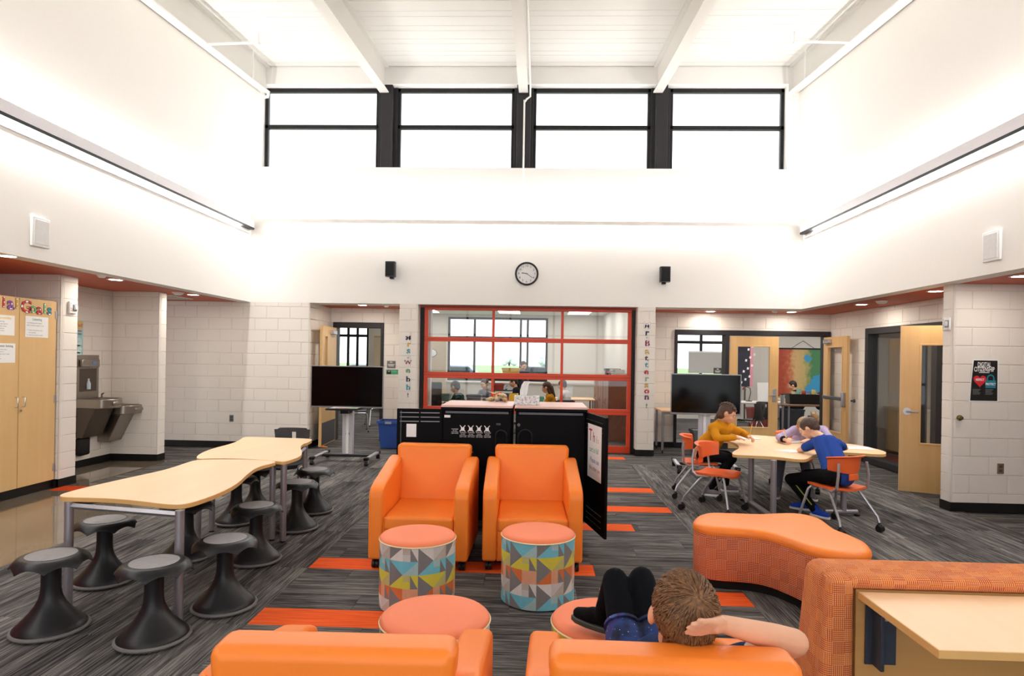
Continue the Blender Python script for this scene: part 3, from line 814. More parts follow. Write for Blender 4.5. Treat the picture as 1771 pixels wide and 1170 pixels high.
link('lettering', text_mesh('CITIZENSHIP', .062, 0, .0012, 'CENTER', TX), t, loc=(.0, -.0045, PH*.765), rot=FACE_FRONT).scale = (.62, 1.15, 1)
quad('rule', TX, [(-.055, PH*.685), (.055, PH*.685), (.055, PH*.698), (-.055, PH*.698)], -.0045, -.0035)
hp = []
for k in range(32):
    q = 2*PI*k/32; hp.append((-.045+.0043*16*math.sin(q)**3, PH*.50+.0046*(13*math.cos(q)-5*math.cos(2*q)-2*math.cos(3*q)-math.cos(4*q))))
part(quad('heart', plain('d3212a', .5), hp, -.0042, -.0035), 'red printed heart')
part(quad('padlock', plain('1b7f95', .5), [(.015, PH*.33), (.125, PH*.33), (.125, PH*.51), (.015, PH*.51)], -.0048, -.0038), 'teal printed padlock')
MB().tube([(.035, -.0042, PH*.5)]+[(.07+.035*math.cos(PI-PI*k/8), -.0042, PH*.555+.038*math.sin(PI*k/8)) for k in range(9)]+[(.105, -.0042, PH*.5)], .008, 6).xf(Matrix.Diagonal((1, .08, 1, 1)) @ Matrix.Translation((0, -.05, 0))).build('shackle', plain('1b7f95', .5), t)
link('lettering', text_mesh('RESPECT', .034, 0, .0008, 'CENTER', TX), t, loc=(-.045, -.005, PH*.52), rot=FACE_FRONT).scale = (.68, 1, 1)
link('lettering', text_mesh('PROTECT', .034, 0, .0008, 'CENTER', TX), t, loc=(.07, -.0055, PH*.42), rot=FACE_FRONT).scale = (.75, 1, 1)
for c, x in ((0, -.075), (1, .06)):
    for i in range(5): quad('small_print', plain('8f8f92', .7), [(x-.045, PH*(.29-.028*i)), (x+.04-.01*(i % 3), PH*(.29-.028*i)), (x+.04-.01*(i % 3), PH*(.298-.028*i)), (x-.045, PH*(.298-.028*i))], -.0042, -.0035)
# ================================================================ left side furniture
# ---- wobble stools
def make_stool():
    t = thing('wobble_stool', 'x', 'stool', (0, 0, 0), 0, 'black wobble stools round the wave tables')
    MB().lathe([(.165, .002), (.19, .012), (.196, .022), (.192, .030), (.175, .033)], 40).build('rubber_rim', RIMG, t)
    MB().lathe([(.182, .030), (.180, .040), (.158, .062), (.128, .092), (.100, .124), (.076, .160), (.060, .195), (.052, .23), (.049, .28), (.050, .41)], 40).build('base', BLKP, t)
    n = 96; m = MB(); rings = []; wv = lambda a: 1-abs(math.sin(4*a))**.8
    for r, z, w in ((.02, .425, 0), (.10, .425, 0), (.150, .423, .15), (.176, .412, .7), (.184, .404, 1), (.190, .406, 1), (.186, .415, .75), (.174, .427, .35), (.158, .437, .08), (.146, .4405, 0), (.138, .4405, 0), (.02, .4405, 0)):
        rings.append([((r+.012*w*wv(a))*math.cos(a), (r+.012*w*wv(a))*math.sin(a), z-.026*w*wv(a)) for a in (2*PI*k/n for k in range(n))])
    m.loft(rings); m.build('seat', BLKP, t, smooth=60)
    MB().lathe([(.126, .4408), (.126, .4425), (.12, .4435), (.005, .444)], 48).build('seat_pad', plain('8f8b8b', .7, grain=.08, scale=30), t)
    return t
st0 = make_stool()
stools = [((87, 1092), 'nearest black wobble stool at the lower left picture edge', .5),
          ((180, 1008), 'black wobble stool left of the near table leg, on the aisle side', .1),
          ((265, 1108), 'black wobble stool in front of the near table corner, second from left edge', .35),
          ((388, 1052), 'black wobble stool standing clear of the table, closest to the armchairs', .8),
          ((442, 972), 'black wobble stool between the near table and the two meeting table legs', .2),
          ((322, 966), 'black wobble stool tucked under the near table, half hidden by its leg', .0),
          ((513, 916), 'black wobble stool beside the far table leg, second from the television', .6),
          ((543, 886), 'rearmost black wobble stool, nearest the television stand', .4),
          ((408, 905), 'black wobble stool under the far table, mostly hidden by the near tabletop', .3),
          ((441, 886), 'black wobble stool deepest under the far table, only its pole and base showing', .1)]
for i, ((px, py), lab, rz) in enumerate(stools):
    o = st0 if i == 0 else copy_tree(st0)
    p = onz(px, py); o.location = (p.x, p.y, 0); o.rotation_euler = (0, 0, rz); o['label'] = lab
# ---- wave tables
def wave_table(px, H, legs, label, shelf=None):
    pts = [onz(x, y, H).xy for x, y in px]
    pts = [(p.x, p.y) for p in chaikin([(p.x, p.y, 0) for p in pts], 2)]
    c = Vector((sum(p[0] for p in pts)/len(pts), sum(p[1] for p in pts)/len(pts)))
    t = thing('wave_table', label, 'table', (c.x, c.y, 0))
    loc = [(x-c.x, y-c.y) for x, y in pts]
    MB().prism(loc, H-.004, H).build('laminate_top', MAPLE_TOP, t, smooth=20)
    MB().prism(loc, H-.028, H-.004).build('edge_band', MAPLE_EDGE, t, smooth=50)
    lg = []
    for q in legs:
        p = onz(*q, 0) if len(q) == 2 else onz(q[1], q[2], H); x, y = p.x-c.x, p.y-c.y; lg.append((x, y))
        l = MB().tube([(x, y, .012), (x, y, H-.028)], .026, 16).build('leg', GREYM, t)
        MB().lathe([(.022, 0), (.024, .012)], 12, (x, y, 0)).build('glide', BLKP, l)
    m = MB()
    for a, b in zip(lg, lg[1:]+lg[:1]):
        A, Bv = Vector((a[0], a[1], H-.055)), Vector((b[0], b[1], H-.055))
        MB().tube([A+(Bv-A)*.02, Bv-(Bv-A)*.02], .018, 4).build('apron_rail', GREYM, t, smooth=None)
    return t
near = [(103, 856), (105, 860), (140, 861), (190, 862), (245, 867), (290, 873), (318, 873), (345, 866), (385, 851), (412, 836), (428, 820), (445, 808), (474, 801), (478, 799), (465, 797), (420, 795), (370, 795), (338, 796), (322, 801), (290, 812), (245, 822), (185, 835), (130, 848)]
wave_table(near, .70, [(117, 1054), (308, 1078), (342, 940), (470, 935)], 'near maple wave table with stools along both sides')
far = [(337, 794.5), (345, 785), (368, 776), (400, 768), (414, 762), (420, 757), (430, 756), (480, 757.5), (535, 759), (541, 761), (532, 766), (522, 769), (519, 775), (523, 782), (520, 790), (500, 797), (490, 799), (475, 797.6), (420, 793.5), (370, 793)]
wave_table(far, .70, [('t', 368, 786), (489, 938), ('t', 528, 766), ('t', 437, 763)], 'far maple wave table pushed against the end of the near one')
# ---- charcoal plastic chair behind far table
t = thing('student_chair', 'charcoal plastic student chair with round back hole behind far wave table', 'chair', (-2.71, 6.70, 0), math.radians(-88)); t.scale = (.95, .95, .95)
CHP = plain('3c3c40', .5)
m = MB(); rings = []
def shell(prof, w, hole=None):
    fr = []; 
    for (x, z, ww) in prof:
        fr.append([(x+.05*(abs(k)/4)**2*(1 if z > .5 else -.2), ww*k/4, z+(.02*(abs(k)/4)**2 if z < .5 else 0)) for k in range(-4, 5)])
    return fr
seat = shell([(.21, .42, .2), (.19, .45, .21), (.05, .445, .21), (-.15, .45, .2), (-.20, .48, .18)], .2)
g = MB(); n = 9
for gx in (0, .012):
    o = len(g.v); g.v += [(q[0], q[1], q[2]-gx) for r in seat for q in r]
    for i in range(len(seat)-1):
        for k in range(n-1): f = [o+i*n+k, o+i*n+k+1, o+(i+1)*n+k+1, o+(i+1)*n+k]; g.f.append(f if gx else f[::-1]); g.mi.append(0)
g.build('seat', CHP, t, smooth=60)
bk = MB(); cols = 16; th = .014
ys = [-.21+.42*k/cols for k in range(cols+1)]; zs = [.47, .54, .61, .66, .70, .74, .78, .815, .83]
idx = {}
def bp(y, z, d):
    w = 1-.15*(.83-z)/.36
    return (-.205-.10*(z-.47)-.03*math.sin((z-.47)*8)+.10*(y/.21)**2*.6-d, y*w, z-(.02 if z > .82 and abs(y) > .18 else 0))
for d in (0, th):
    for j, z in enumerate(zs):
        for k, y in enumerate(ys): idx[d, j, k] = len(bk.v); bk.v.append(bp(y, z, d))
def hole(j, k): return j in (4, 5) and 7 <= k <= 8
for j in range(len(zs)-1):
    for k in range(cols):
        if hole(j, k): continue
        for d in (0, th):
            f = [idx[d, j, k], idx[d, j, k+1], idx[d, j+1, k+1], idx[d, j+1, k]]
            bk.f.append(f if d == 0 else f[::-1]); bk.mi.append(0)
for k in range(cols):
    for j in (0, len(zs)-1): bk.f.append([idx[0, j, k], idx[0, j, k+1], idx[th, j, k+1], idx[th, j, k]]); bk.mi.append(0)
for j in range(len(zs)-1):
    for k in (0, cols): bk.f.append([idx[0, j, k], idx[0, j+1, k], idx[th, j+1, k], idx[th, j, k]]); bk.mi.append(0)
bk.build('backrest', CHP, t, smooth=60)
for s in (-1, 1):
    MB().tube([(-.20, s*.17, .50), (-.16, s*.19, .43), (.0, s*.2, .425), (.15, s*.2, .42), (.19, s*.21, .40), (.22, s*.23, .012)], .011, 8).build('leg', CHROME, t)
    MB().tube([(-.10, s*.19, .425), (-.2, s*.21, .25), (-.24, s*.23, .012)], .011, 8).build('leg', CHROME, t)
    for x in (.22, -.24): MB().lathe([(.016, 0), (.016, .025)], 10, (x, s*.23, 0)).build('glide', BLKP, t)

# ---- televisions on rolling stands
def tv(px0, px1, pyt, pyb, Y, rz, label, slabel, tray=True):
    a, b = ony(px0, pyt, Y), ony(px1, pyt, Y); c = (a+b)/2; zt = ony((px0+px1)/2, pyt, Y).z; zb = ony((px0+px1)/2, pyb, Y).z
    w = (b.x-a.x)/2
    s = thing('tv_stand', slabel, 'tv stand', (c.x, Y+.08, 0), rz)
    MB().box(-.085, .085, -.02, .04, .09, zb+.25).build('column', plain('c9c7cc', .4, .3), s, bevel=.012)
    MB().box(-.02, .02, -.035, .05, .12, zb+.2).build('cable_channel', WHITEPL, s)
    MB().cyl((0, -.025, .42), (0, -.018, .42), .03, 16).build('cable_port', DGREYM, s)
    B('mount', BLACKF, (-.22, .22, -.045, -.02, zb+.12, zb+.45), s)
    for q in (-1, 1):
        l = MB().box(q*.40-.03, q*.40+.03, -.45, .30, .085, .12).build('foot', LGREYM, s, bevel=.01)
        for y in (-.41, .27):
            part(B('foot_cap', BLKP, (q*.40-.035, q*.40+.035, y-.04, y+.04, .08, .13), l, bevel=.01), 'black end cap')
            w_ = MB().cyl((q*.40-.025, y, .036), (q*.40+.025, y, .036), .036, 14).build('caster', BLKP, l); B('fork', LGREYM, (q*.40-.03, q*.40+.03, y-.012, y+.012, .04, .088), l)
    B('cross_bar', BLACKF, (-.40, .40, -.05, .05, .07, .11), s, bevel=.01)
    if tray:
        B('tray', BLACKF, (-.24, .24, -.35, -.02, .80, .825), s, bevel=.006)
        B('tray_bracket', BLACKF, (-.06, .06, -.2, -.02, .74, .80), s)
    r = thing('television', label, 'television', (c.x, Y+.08, zb), rz)
    h = zt-zb
    B('housing', BLACKF, (-w, w, -.08, -.046, 0, h), r, bevel=.006); B('bezel', plain('8f8c8e', .35, .6), (-w-.006, w+.006, -.088, -.078, -.008, h+.006), r, bevel=.003)
    B('screen', SCREEN, (-w+.008, w-.008, -.0895, -.087, .016, h-.008), r)
    B('sensor', plain('b5b5b5', .3), (-.02, .02, -.09, -.085, -.014, -.002), r)
    return s
S1 = tv(539, 663, 634, 705, 9.35, 0, 'black flat television on stand in front of left classroom door', 'grey rolling stand carrying the left television')
b = S1.location
t = thing('paper_sheet', 'colourful loose papers lying on the left television stand tray', 'paper', (b.x, b.y-.19, .825))
B('sheet', WHITEP, (-.2, .05, -.1, .12, .0003, .004), t); B('sheet', plain('c7d9c0', .6), (-.02, .22, -.13, .08, .004, .007), t); B('sheet', plain('f0c9c4', .6), (-.1, .08, -.14, -.02, .007, .010), t)
tv(1163, 1281, 648, 717, 9.25, math.radians(-6), 'black flat television standing before right double doors', 'rolling stand carrying the right television', False)
# ---- blue bin
p = onz(668, 776)
def bin_(t, w0, d0, w1, d1, h, mat, rim=.03):
    th = .012
    f = lambda w, d, z: [(-w, -d, z), (w, -d, z), (w, d, z), (-w, d, z)]
    MB().loft([f(w1-th, d1-th, h), f(w0-th, d0-th, th), ], False).loft([f(w0, d0, 0), f(w1, d1, h)], False).add(f(w0, d0, 0), [(3, 2, 1, 0)]).add(f(w0-th, d0-th, th), [(0, 1, 2, 3)]).build('body', mat, t, smooth=None)
    r = MB(); o = f(w1+rim, d1+rim, h+.01); i = f(w1-th, d1-th, h+.01); o2 = f(w1+rim, d1+rim, h-.035); i2 = f(w1-th, d1-th, h-.035)
    r.loft([i2, o2, o, i], False); r.build('rim', mat, t, smooth=None)
t = thing('recycling_bin', 'blue plastic recycling bin at the left classroom doorway', 'bin', (p.x+.06, 10.98, 0))
bin_(t, .17, .14, .21, .18, .47, BLUEP, .02); part(B('label_plate', plain('9aa3ad', .5), (-.08, .03, -.206, -.2, .43, .47), t), 'pale grey label plate')

# ================================================================ centre: armchairs, ottomans, carts
def rounded(o, w, seg=3):
    b = o.modifiers.new('bevel', 'BEVEL'); b.width = w; b.segments = seg; b.limit_method = 'ANGLE'; b.angle_limit = math.radians(25)
    o.data.polygons.foreach_set('use_smooth', [True]*len(o.data.polygons))
    n = o.modifiers.new('normals', 'WEIGHTED_NORMAL'); n.keep_sharp = False
    return o
def make_armchair():
    # local: front faces -y, back at +y; width .76, depth .72
    t = thing('armchair', 'x', 'armchair', (0, 0, 0), 0, 'orange vinyl armchairs facing each other')
    for s in (-1, 1):
        x0, x1 = sorted((s*.268, s*.378))
        prof = [(-.40, .075), (.34, .075), (.34, .74), (.27, .765), (.20, .762), (-.29, .645), (-.375, .61), (-.40, .56)]
        m = MB(); n = len(prof)
        m.add([(x0, y, z) for y, z in prof]+[(x1, y, z) for y, z in prof], [tuple(range(n)), tuple(range(2*n-1, n-1, -1))]+[(i, n+i, n+(i+1) % n, (i+1) % n) for i in range(n)])
        a = rounded(m.build('arm', ORV, t, smooth=None), .022, 3)
        m2 = MB().tube([(s*.262, -.394, .08), (s*.262, -.395, .40)], .0035, 6); m2.build('seam', ORV2, a)
    rounded(MB().box(-.268, .268, -.385, .20, .075, .30).build('seat_front', ORV, t, smooth=None), .012, 2)
    m = MB()
    m.hexa([(-.268, -.392, .295), (.268, -.392, .295), (.268, .20, .295), (-.268, .20, .295)], [(-.268, -.392, .40), (.268, -.392, .40), (.268, .20, .42), (-.268, .20, .42)])
    rounded(m.build('seat_cushion', ORV, t, smooth=None), .022, 3)
    m = MB()
    m.hexa([(-.266, .13, .40), (.266, .13, .40), (.266, .33, .10), (-.266, .33, .10)], [(-.325, .22, .865), (.325, .22, .865), (.325, .355, .865), (-.325, .355, .865)])
    # middle ring so that the back widens only above the arms
    m = MB(); ring = lambda w, y0, y1, z: [(-w, y0, z), (w, y0, z), (w, y1, z), (-w, y1, z)]
    m.loft([ring(.285, .165, .345, .08), ring(.287, .165, .345, .40), ring(.295, .20, .357, .70), ring(.312, .213, .36, .78), ring(.318, .225, .362, .865)])
    bk = rounded(m.build('backrest', ORV, t, smooth=None), .035, 4)
    MB().tube([(-.318, .352, .79), (-.316, .363, .788), (.316, .363, .788), (.318, .352, .79)], .003, 6).build('seam', ORV2, bk)
    for x in (-.33, .33):
        for y in (-.34, .28):
            c = MB().cyl((x-.024, y, .033), (x-.004, y, .033), .033, 14).build('caster', BLKP, t)
            MB().cyl((x+.004, y, .033), (x+.024, y, .033), .033, 14).cyl((x, y, .03), (x, y, .076), .01, 8).build('wheel', BLKP, c)
    return t
ac = make_armchair()
def place_chair(o, x, y, rz, lab): o.location = (x, y, 0); o.rotation_euler = (0, 0, rz); o['label'] = lab
a = onz(720.5, 990); place_chair(ac, onz(722, 990).x, 5.05, math.radians(-1), 'orange armchair facing the camera, left of the far pair')
c2 = copy_tree(ac); place_chair(c2, onz(913, 990).x+.02, 5.09, math.radians(1.5), 'orange armchair facing the camera, right of the far pair')
c3 = copy_tree(ac); place_chair(c3, -.515, 1.915, PI+math.radians(1), 'near orange armchair seen from behind, empty, left of the boy')
c4 = copy_tree(ac); place_chair(c4, .365, 1.915, PI-math.radians(1), 'near orange armchair seen from behind with the boy in it')
# ---- ottomans: triangles of printed fabric round the side
PAL = {'g': plain('7b7472', .85), 'w': plain('d4c9c2', .85), 't': plain('b5a495', .85), 'y': plain('cdbb3e', .85), 'Y': plain('b7aa68', .85), 'b': plain('6fb3c2', .85), 'B': plain('9fb6b4', .85), 'o': plain('cf6a34', .85), 'O': plain('d69673', .85), 'l': plain('c3bab5', .85)}
PK = list(PAL); PMATS = [PAL[k] for k in PK]
ROWS = {'w': ('w', 't', 'l'), 'b': ('b', 'B', 'b'), 'y': ('y', 'Y', 'y'), 'o': ('o', 'O', 'O')}
def ottoman(px, py, rz, order, label):
    p = onz(px, py, .46)
    t = thing('ottoman', label, 'ottoman', (p.x, p.y, 0), rz, 'round patterned ottomans')
    r, z0, z1, n, sub = .245, .012, .432, 24, 2
    m = MB(); nr, n, sub = 5, 16, 4
    def P(u, z): a = 2*PI*u/n; return (r*math.cos(a), r*math.sin(a), z)
    cm = PK.index
    for j in range(nr):
        c = ROWS[order[j % len(order)]]; za, zb = z0+(z1-z0)*j/nr, z0+(z1-z0)*(j+1)/nr; H_ = zb-za
        for i in range(n):
            k = (i+2*j) % 4
            for q in range(sub):
                s0, s1 = q/sub, (q+1)/sub; A = lambda s_, t_: P(i+s_, za+H_*t_)
                if k == 0:   lo, hi, d0, d1 = 'g', c[0], 1-s0, 1-s1
                elif k == 1: lo, hi, d0, d1 = c[1], c[2], s0, s1
                elif k == 2: lo, hi, d0, d1 = (c[0], 'g', s0, s1)
                else: lo, hi, d0, d1 = (c[2], c[1], .5, .5) if q < 2 else ('g', c[0], 2-2*s0, 2-2*s1)
                m.add([A(s0, 0), A(s1, 0), A(s1, d1), A(s0, d0)], [(0, 1, 2, 3)], cm(lo)); m.add([A(s0, d0), A(s1, d1), A(s1, 1), A(s0, 1)], [(0, 1, 2, 3)], cm(hi))
    m.build('patterned_side', PMATS, t, smooth=None)
    MB().lathe([(.244, .431), (.2455, .435), (.244, .442), (.232, .453), (.19, .459), (.01, .461)], 48).build('seat_top', SALMON, t, smooth=60)
    MB().ring([(.247, .428), (.251, .432), (.247, .437), (.243, .432)], 48).build('piping', plain('e8d9ab', .7), t)
    MB().lathe([(.225, 0), (.225, .0125)], 32).build('base', BLKP, t)
ottoman(723, 922, .2, 'woybw', 'round patterned ottoman in front of the left far armchair')
ottoman(931, 917, .75, 'bwoyb', 'round patterned ottoman in front of the right far armchair')
ottoman(753, 1060, 1.2, 'wboyw', 'nearest round patterned ottoman, before the empty near armchair')
ottoman(1049, 1066, .1, 'obwyy', 'round patterned ottoman under the boys foot')
# ---- charging carts
def cart(x0, x1, Yf, label, open_side):
    c = (x0+x1)/2; w = (x1-x0)/2
    t = thing('charging_cart', label, 'cart', (c, Yf, 0))
    B('cabinet', CARTB, (-w, w, 0.02, .60, .12, 1.125), t, bevel=.006)
    B('top', CARTT, (-w-.01, w+.01, -.015, .62, 1.15, 1.172), t, bevel=.004); B('top_trim', CARTB, (-w-.012, w+.012, -.018, .622, 1.125, 1.15), t, bevel=.004)
    B('front_rail', DGREYM, (-w+.03, w-.03, .0, .02, 1.095, 1.115), t)
    for x in (-w+.08, w-.08):
        for y in (.08, .52):
            q = MB().cyl((x-.02, y, .05), (x+.02, y, .05), .05, 16).build('caster', BLKP, t); B('fork', LGREYM, (x-.03, x+.03, y-.025, y+.025, .06, .125), q)
    B('chassis', BLACKF, (-w+.02, w-.02, .04, .58, .10, .125), t)
    return t, c, w
xa, xb = ony(765, 712, 5.72).x, ony(885, 712, 5.72).x
t, c, w = cart(xa, xb, 5.72, 'left black charging cart with corn on top and opened door', -1)
LK = plain('1a191a', .5)
f = B('front_panel', CARTB, (-w+.01, w-.01, .0, .021, .14, 1.09), t, bevel=.004)
def decal(par, x0, x1, z0, z1, y, mat=WHITEP, nm='label_sticker'): return B(nm, mat, (x0, x1, y-.002, y, z0, z1), par)
decal(f, -w+.02, -w+.075, 1.055, 1.078, -.0005)
for i in range(5):
    x = -.20+.075*i
    if i: 
        MB().tube([(x-.03, -.002, .93), (x+.02, -.002, .985)], .004, 4).build('warning_symbol', WHITEP, f); MB().tube([(x+.02, -.002, .93), (x-.03, -.002, .985)], .004, 4).build('warning_symbol', WHITEP, f)
        decal(f, x-.02, x+.012, .935, .965, -.0005, nm='warning_symbol')
    link('warning_text', text_mesh('WARNING\ntip over\nhazard keep\nclear of cart', .013, 0, 0, 'CENTER', WHITEP), f, loc=(x, -.0025, .90 if i else .93), rot=FACE_FRONT)
def hoop(par, x, z0, z1, r, y):
    MB().tube([(x-r, y, z0)]+[(x-r*math.cos(PI*k/8), y-.035, z1+r*math.sin(PI*k/8)) for k in range(9)]+[(x+r, y, z0)], .009, 8).build('handle', BLKP, par)
hoop(t, w-.09, .72, .9, .05, .0)
MB().tube([(w-.14, -.004, 1.0), (w-.1, -.004, 1.0)], .012, 8).build('latch', DGREYM, t)
def vents(d, x0, x1, zs, y, mat=plain('8f8f92', .4, .5)):
    for z in zs:
        for k in range(2):
            s = (x1-x0)/2; B('vent_slot', mat, (x0+s*k+.008, x0+s*(k+1)-.008, y-.0015, y+.0005, z, z+.007), d)
# opened door of the left cart, swung out flat to the left, facing us with its inside
dr = link('door', MB().box(-.42, 0, -.012, .012, 0, 1.0).mesh('door', CARTB), t, bevel=.004, loc=(-w, .03, .13), rot=(0, 0, math.radians(4)))
vents(dr, -.40, -.02, (.88, .92, .96), -.0125); decal(dr, -.33, -.24, .74, .86, -.0125); part(B('edge_strip', DGREYM, (-.385, -.378, -.02, -.012, .02, .98), dr), 'grey edge strip')
xa2, xb2 = ony(892, 712, 5.72).x, ony(1014, 712, 5.72).x
t2, c2_, w2 = cart(xa2, xb2, 5.72, 'right black charging cart with tissue box on top and opened door', 1)
f2 = B('front_panel', CARTB, (-w2+.01, w2-.01, .0, .021, .14, 1.09), t2, bevel=.004)
hoop(t2, -w2+.09, .72, .9, .06, .0); MB().cyl((-w2+.03, .0, 1.0), (-w2+.03, -.012, 1.0), .015, 12).build('lock', DGREYM, t2)
# its door stands out towards the camera
A = onz(1047, 934, .13); hinge = Vector((c2_+w2, 5.74))
dv = Vector((A.x, A.y))-hinge; Ld = dv.length
dr2 = link('door', MB().box(0, Ld, -.012, .012, 0, 1.0).mesh('door', CARTB), t2, bevel=.004, loc=(hinge.x-c2_, hinge.y-5.72, .13), rot=(0, 0, math.atan2(dv.y, dv.x)))
vents(dr2, .05, Ld-.06, (.86, .90, .94), -.0125, plain('2e2e30', .4)); vents(dr2, .08, Ld-.08, (.06, .11, .16), -.0125, LGREYM)
ang = math.atan2(dv.y, dv.x)
t = thing('hand_lettered_sign', 'white paper sign with coloured handwriting taped on open cart door', 'sign', (hinge.x+math.cos(ang)*Ld*.5, hinge.y+math.sin(ang)*Ld*.5, .13+.44), ang)
n_ = .0132
B('sheet', WHITEP, (-.18, .20, -n_-.002, -n_, .0, .47), t)
for txt, x, z, s, col in (('T', -.10, .37, .15, 'b3202c'), ('h', .0, .36, .12, '8a2436'), ('i', .075, .35, .09, '4a8a4a'), ('s', .12, .345, .07, 'caa23a'), ('cart is full', .0, .25, .065, '7fae93'), ('Please use', .02, .16, .06, '8d9cc0'), ('the other one', .03, .09, .05, 'c99a9a'), ('!', -.12, .08, .07, '9a7fb0')):
    link('handwriting', text_mesh(txt, s, 0, .001, 'CENTER', plain(col, .8)), t, loc=(x, -n_-.0026, z), rot=FACE_FRONT)
# ---- things on the carts
def cob(loc, rz, L, mat, label, tilt=0):
    t = thing('dried_corn', label, 'corn', loc, rz, 'bundle of dried corn')
    k = MB().lathe([(.006, 0), (.019, .015), (.023, .05), (.021, L*.6), (.012, L-.01), (.004, L)], 14); k.xf(Matrix.Rotation(PI/2, 4, 'X')); k.build('cob', mat, t)
    for q in range(5):
        a = -.5+.25*q; MB().tube([(0, .0, 0), (.05*a, .05, .012), (.16*a, .13, .03-.02*q % 3)], [.004, .009, .002], 5).build('husk', plain('d9c08f', .8), t)
def kernel(c0, c1):
    m, nt, b = new_mat('kernels'); vo = nt.nodes.new('ShaderNodeTexVoronoi'); vo.inputs['Scale'].default_value = 110; nt.links.new(coords(nt), vo.inputs['Vector'])
    nt.links.new(mixc(nt, vo.outputs['Color'], c0, c1), b.inputs['Base Color']); bump(nt, b, vo.outputs['Distance'], .6, .003); b.inputs['Roughness'].default_value = .4; return m
KZ = 1.172
p = onz(866, 694, KZ)
cob((p.x-.055, p.y-.03, KZ+.023), math.radians(-34), .15, kernel(S('8a6a3a'), S('e2c48a')), 'tan dried corn cob at the left of the bundle')
cob((p.x-.02, p.y-.04, KZ+.023), math.radians(-8), .15, kernel(S('6a5a4a'), S('cdb8a2')), 'grey speckled dried corn cob in the middle of the bundle')
cob((p.x+.03, p.y-.03, KZ+.023), math.radians(12), .16, kernel(S('7a4a2a'), S('e0b880')), 'brown dried corn cob at the right of the bundle')
cob((p.x+.0, p.y-.02, KZ+.06), math.radians(28), .13, kernel(S('9a7a4a'), S('ead6a8')), 'pale dried corn cob lying on top of the bundle')
t = tag(MB().tube([(p.x-.07, p.y-.03, KZ+.01), (p.x-.05, p.y-.035, KZ+.075), (p.x+.0, p.y-.04, KZ+.09), (p.x+.06, p.y-.035, KZ+.05), (p.x+.07, p.y-.03, KZ+.01)], .006, 8).build('ribbon', plain('e2622a', .6)), 'orange ribbon tied round the corn bundle', 'ribbon')
p = ony(911, 703, 5.86)
def m_tissue():
    m, nt, b = new_mat('tissue_box_print'); n = noise(nt, coords(nt), 45, 3)
    nt.links.new(ramp(nt, n, [(.42, S('a9a7a6')), (.5, S('efedec')), (.6, S('c5c3c2'))]), b.inputs['Base Color']); return m
t = thing('tissue_box', 'grey patterned tissue box on the right charging cart', 'tissue box', (p.x, 5.92, KZ))
B('carton', m_tissue(), (-.12, .12, -.06, .06, 0, .085), t, bevel=.004); B('opening', plain('8f8d8c', .7), (-.06, .06, -.025, .025, .085, .0865), t)
m = MB(); prof = [(-.035, .0, .03), (-.03, .05, .034), (-.02, .10, .03), (.0, .135, .028)]
fr = [[(x0+w_*k/3+.004*math.sin(5*k), .008*math.sin(k*1.9+z*20), .086+z) for k in range(-3, 4)] for x0, z, w_ in prof]
g = MB()
for d in (0, .003):
    o = len(g.v); g.v += [(q[0], q[1]+d, q[2]) for r in fr for q in r]
    for i in range(len(fr)-1):
        for k in range(6): q = [o+i*7+k, o+i*7+k+1, o+(i+1)*7+k+1, o+(i+1)*7+k]; g.f.append(q if not d else q[::-1]); g.mi.append(0)
part(g.build('tissue', WHITEP, t, smooth=80), 'white tissue sticking up')
# ================================================================ doors and glazing of the back wall
# ---- glazed sectional door
GY = 10.85
t = struct(bpy.data.objects.new('door_1', None)); COL.objects.link(t)
gx0, gx1 = -1.965, 1.635
cols = [gx0, -.757, .439, gx1]
rails = [(-.0, .12), (.655, .755), (1.245, 1.35), (1.885, 1.96), (2.43, 2.505)]
for z0, z1 in rails: B('rail', GARAGE, (gx0, gx1, GY-.03, GY+.03, z0, z1), t, bevel=.006)
for z0, z1 in rails[1:4]:
    B('section_joint', plain('8e2c10', .5), (gx0, gx1, GY-.0315, GY-.029, (z0+z1)/2-.003, (z0+z1)/2+.003), t)
for i, x in enumerate(cols):
    wdt = .07 if i in (0, 3) else .045
    a = x if i == 0 else (x-wdt if i == 3 else x-wdt/2)
    for (p0, p1), (q0, q1) in zip(rails, rails[1:]): B('stile', GARAGE, (a, a+wdt, GY-.028, GY+.028, p1, q0), t, bevel=.005)
for (p0, p1), (q0, q1) in zip(rails, rails[1:]):
    for i in range(3):
        B('pane', GLASSR, (cols[i]+(.07 if i == 0 else .0225), cols[i+1]-(.07 if i == 2 else .0225), GY-.004, GY+.002, p1, q0), t)
struct(B('trim_20', BASEB, (-2.03, gx0, GY-.05, GY+.06, 0, 2.5))); struct(B('trim_21', BASEB, (gx1, 1.69, GY-.05, GY+.06, 0, 2.5)))
struct(B('trim_22', plain('a8320f', .5), (-2.03, 1.69, GY-.06, GY+.1, 2.47, 2.51)))
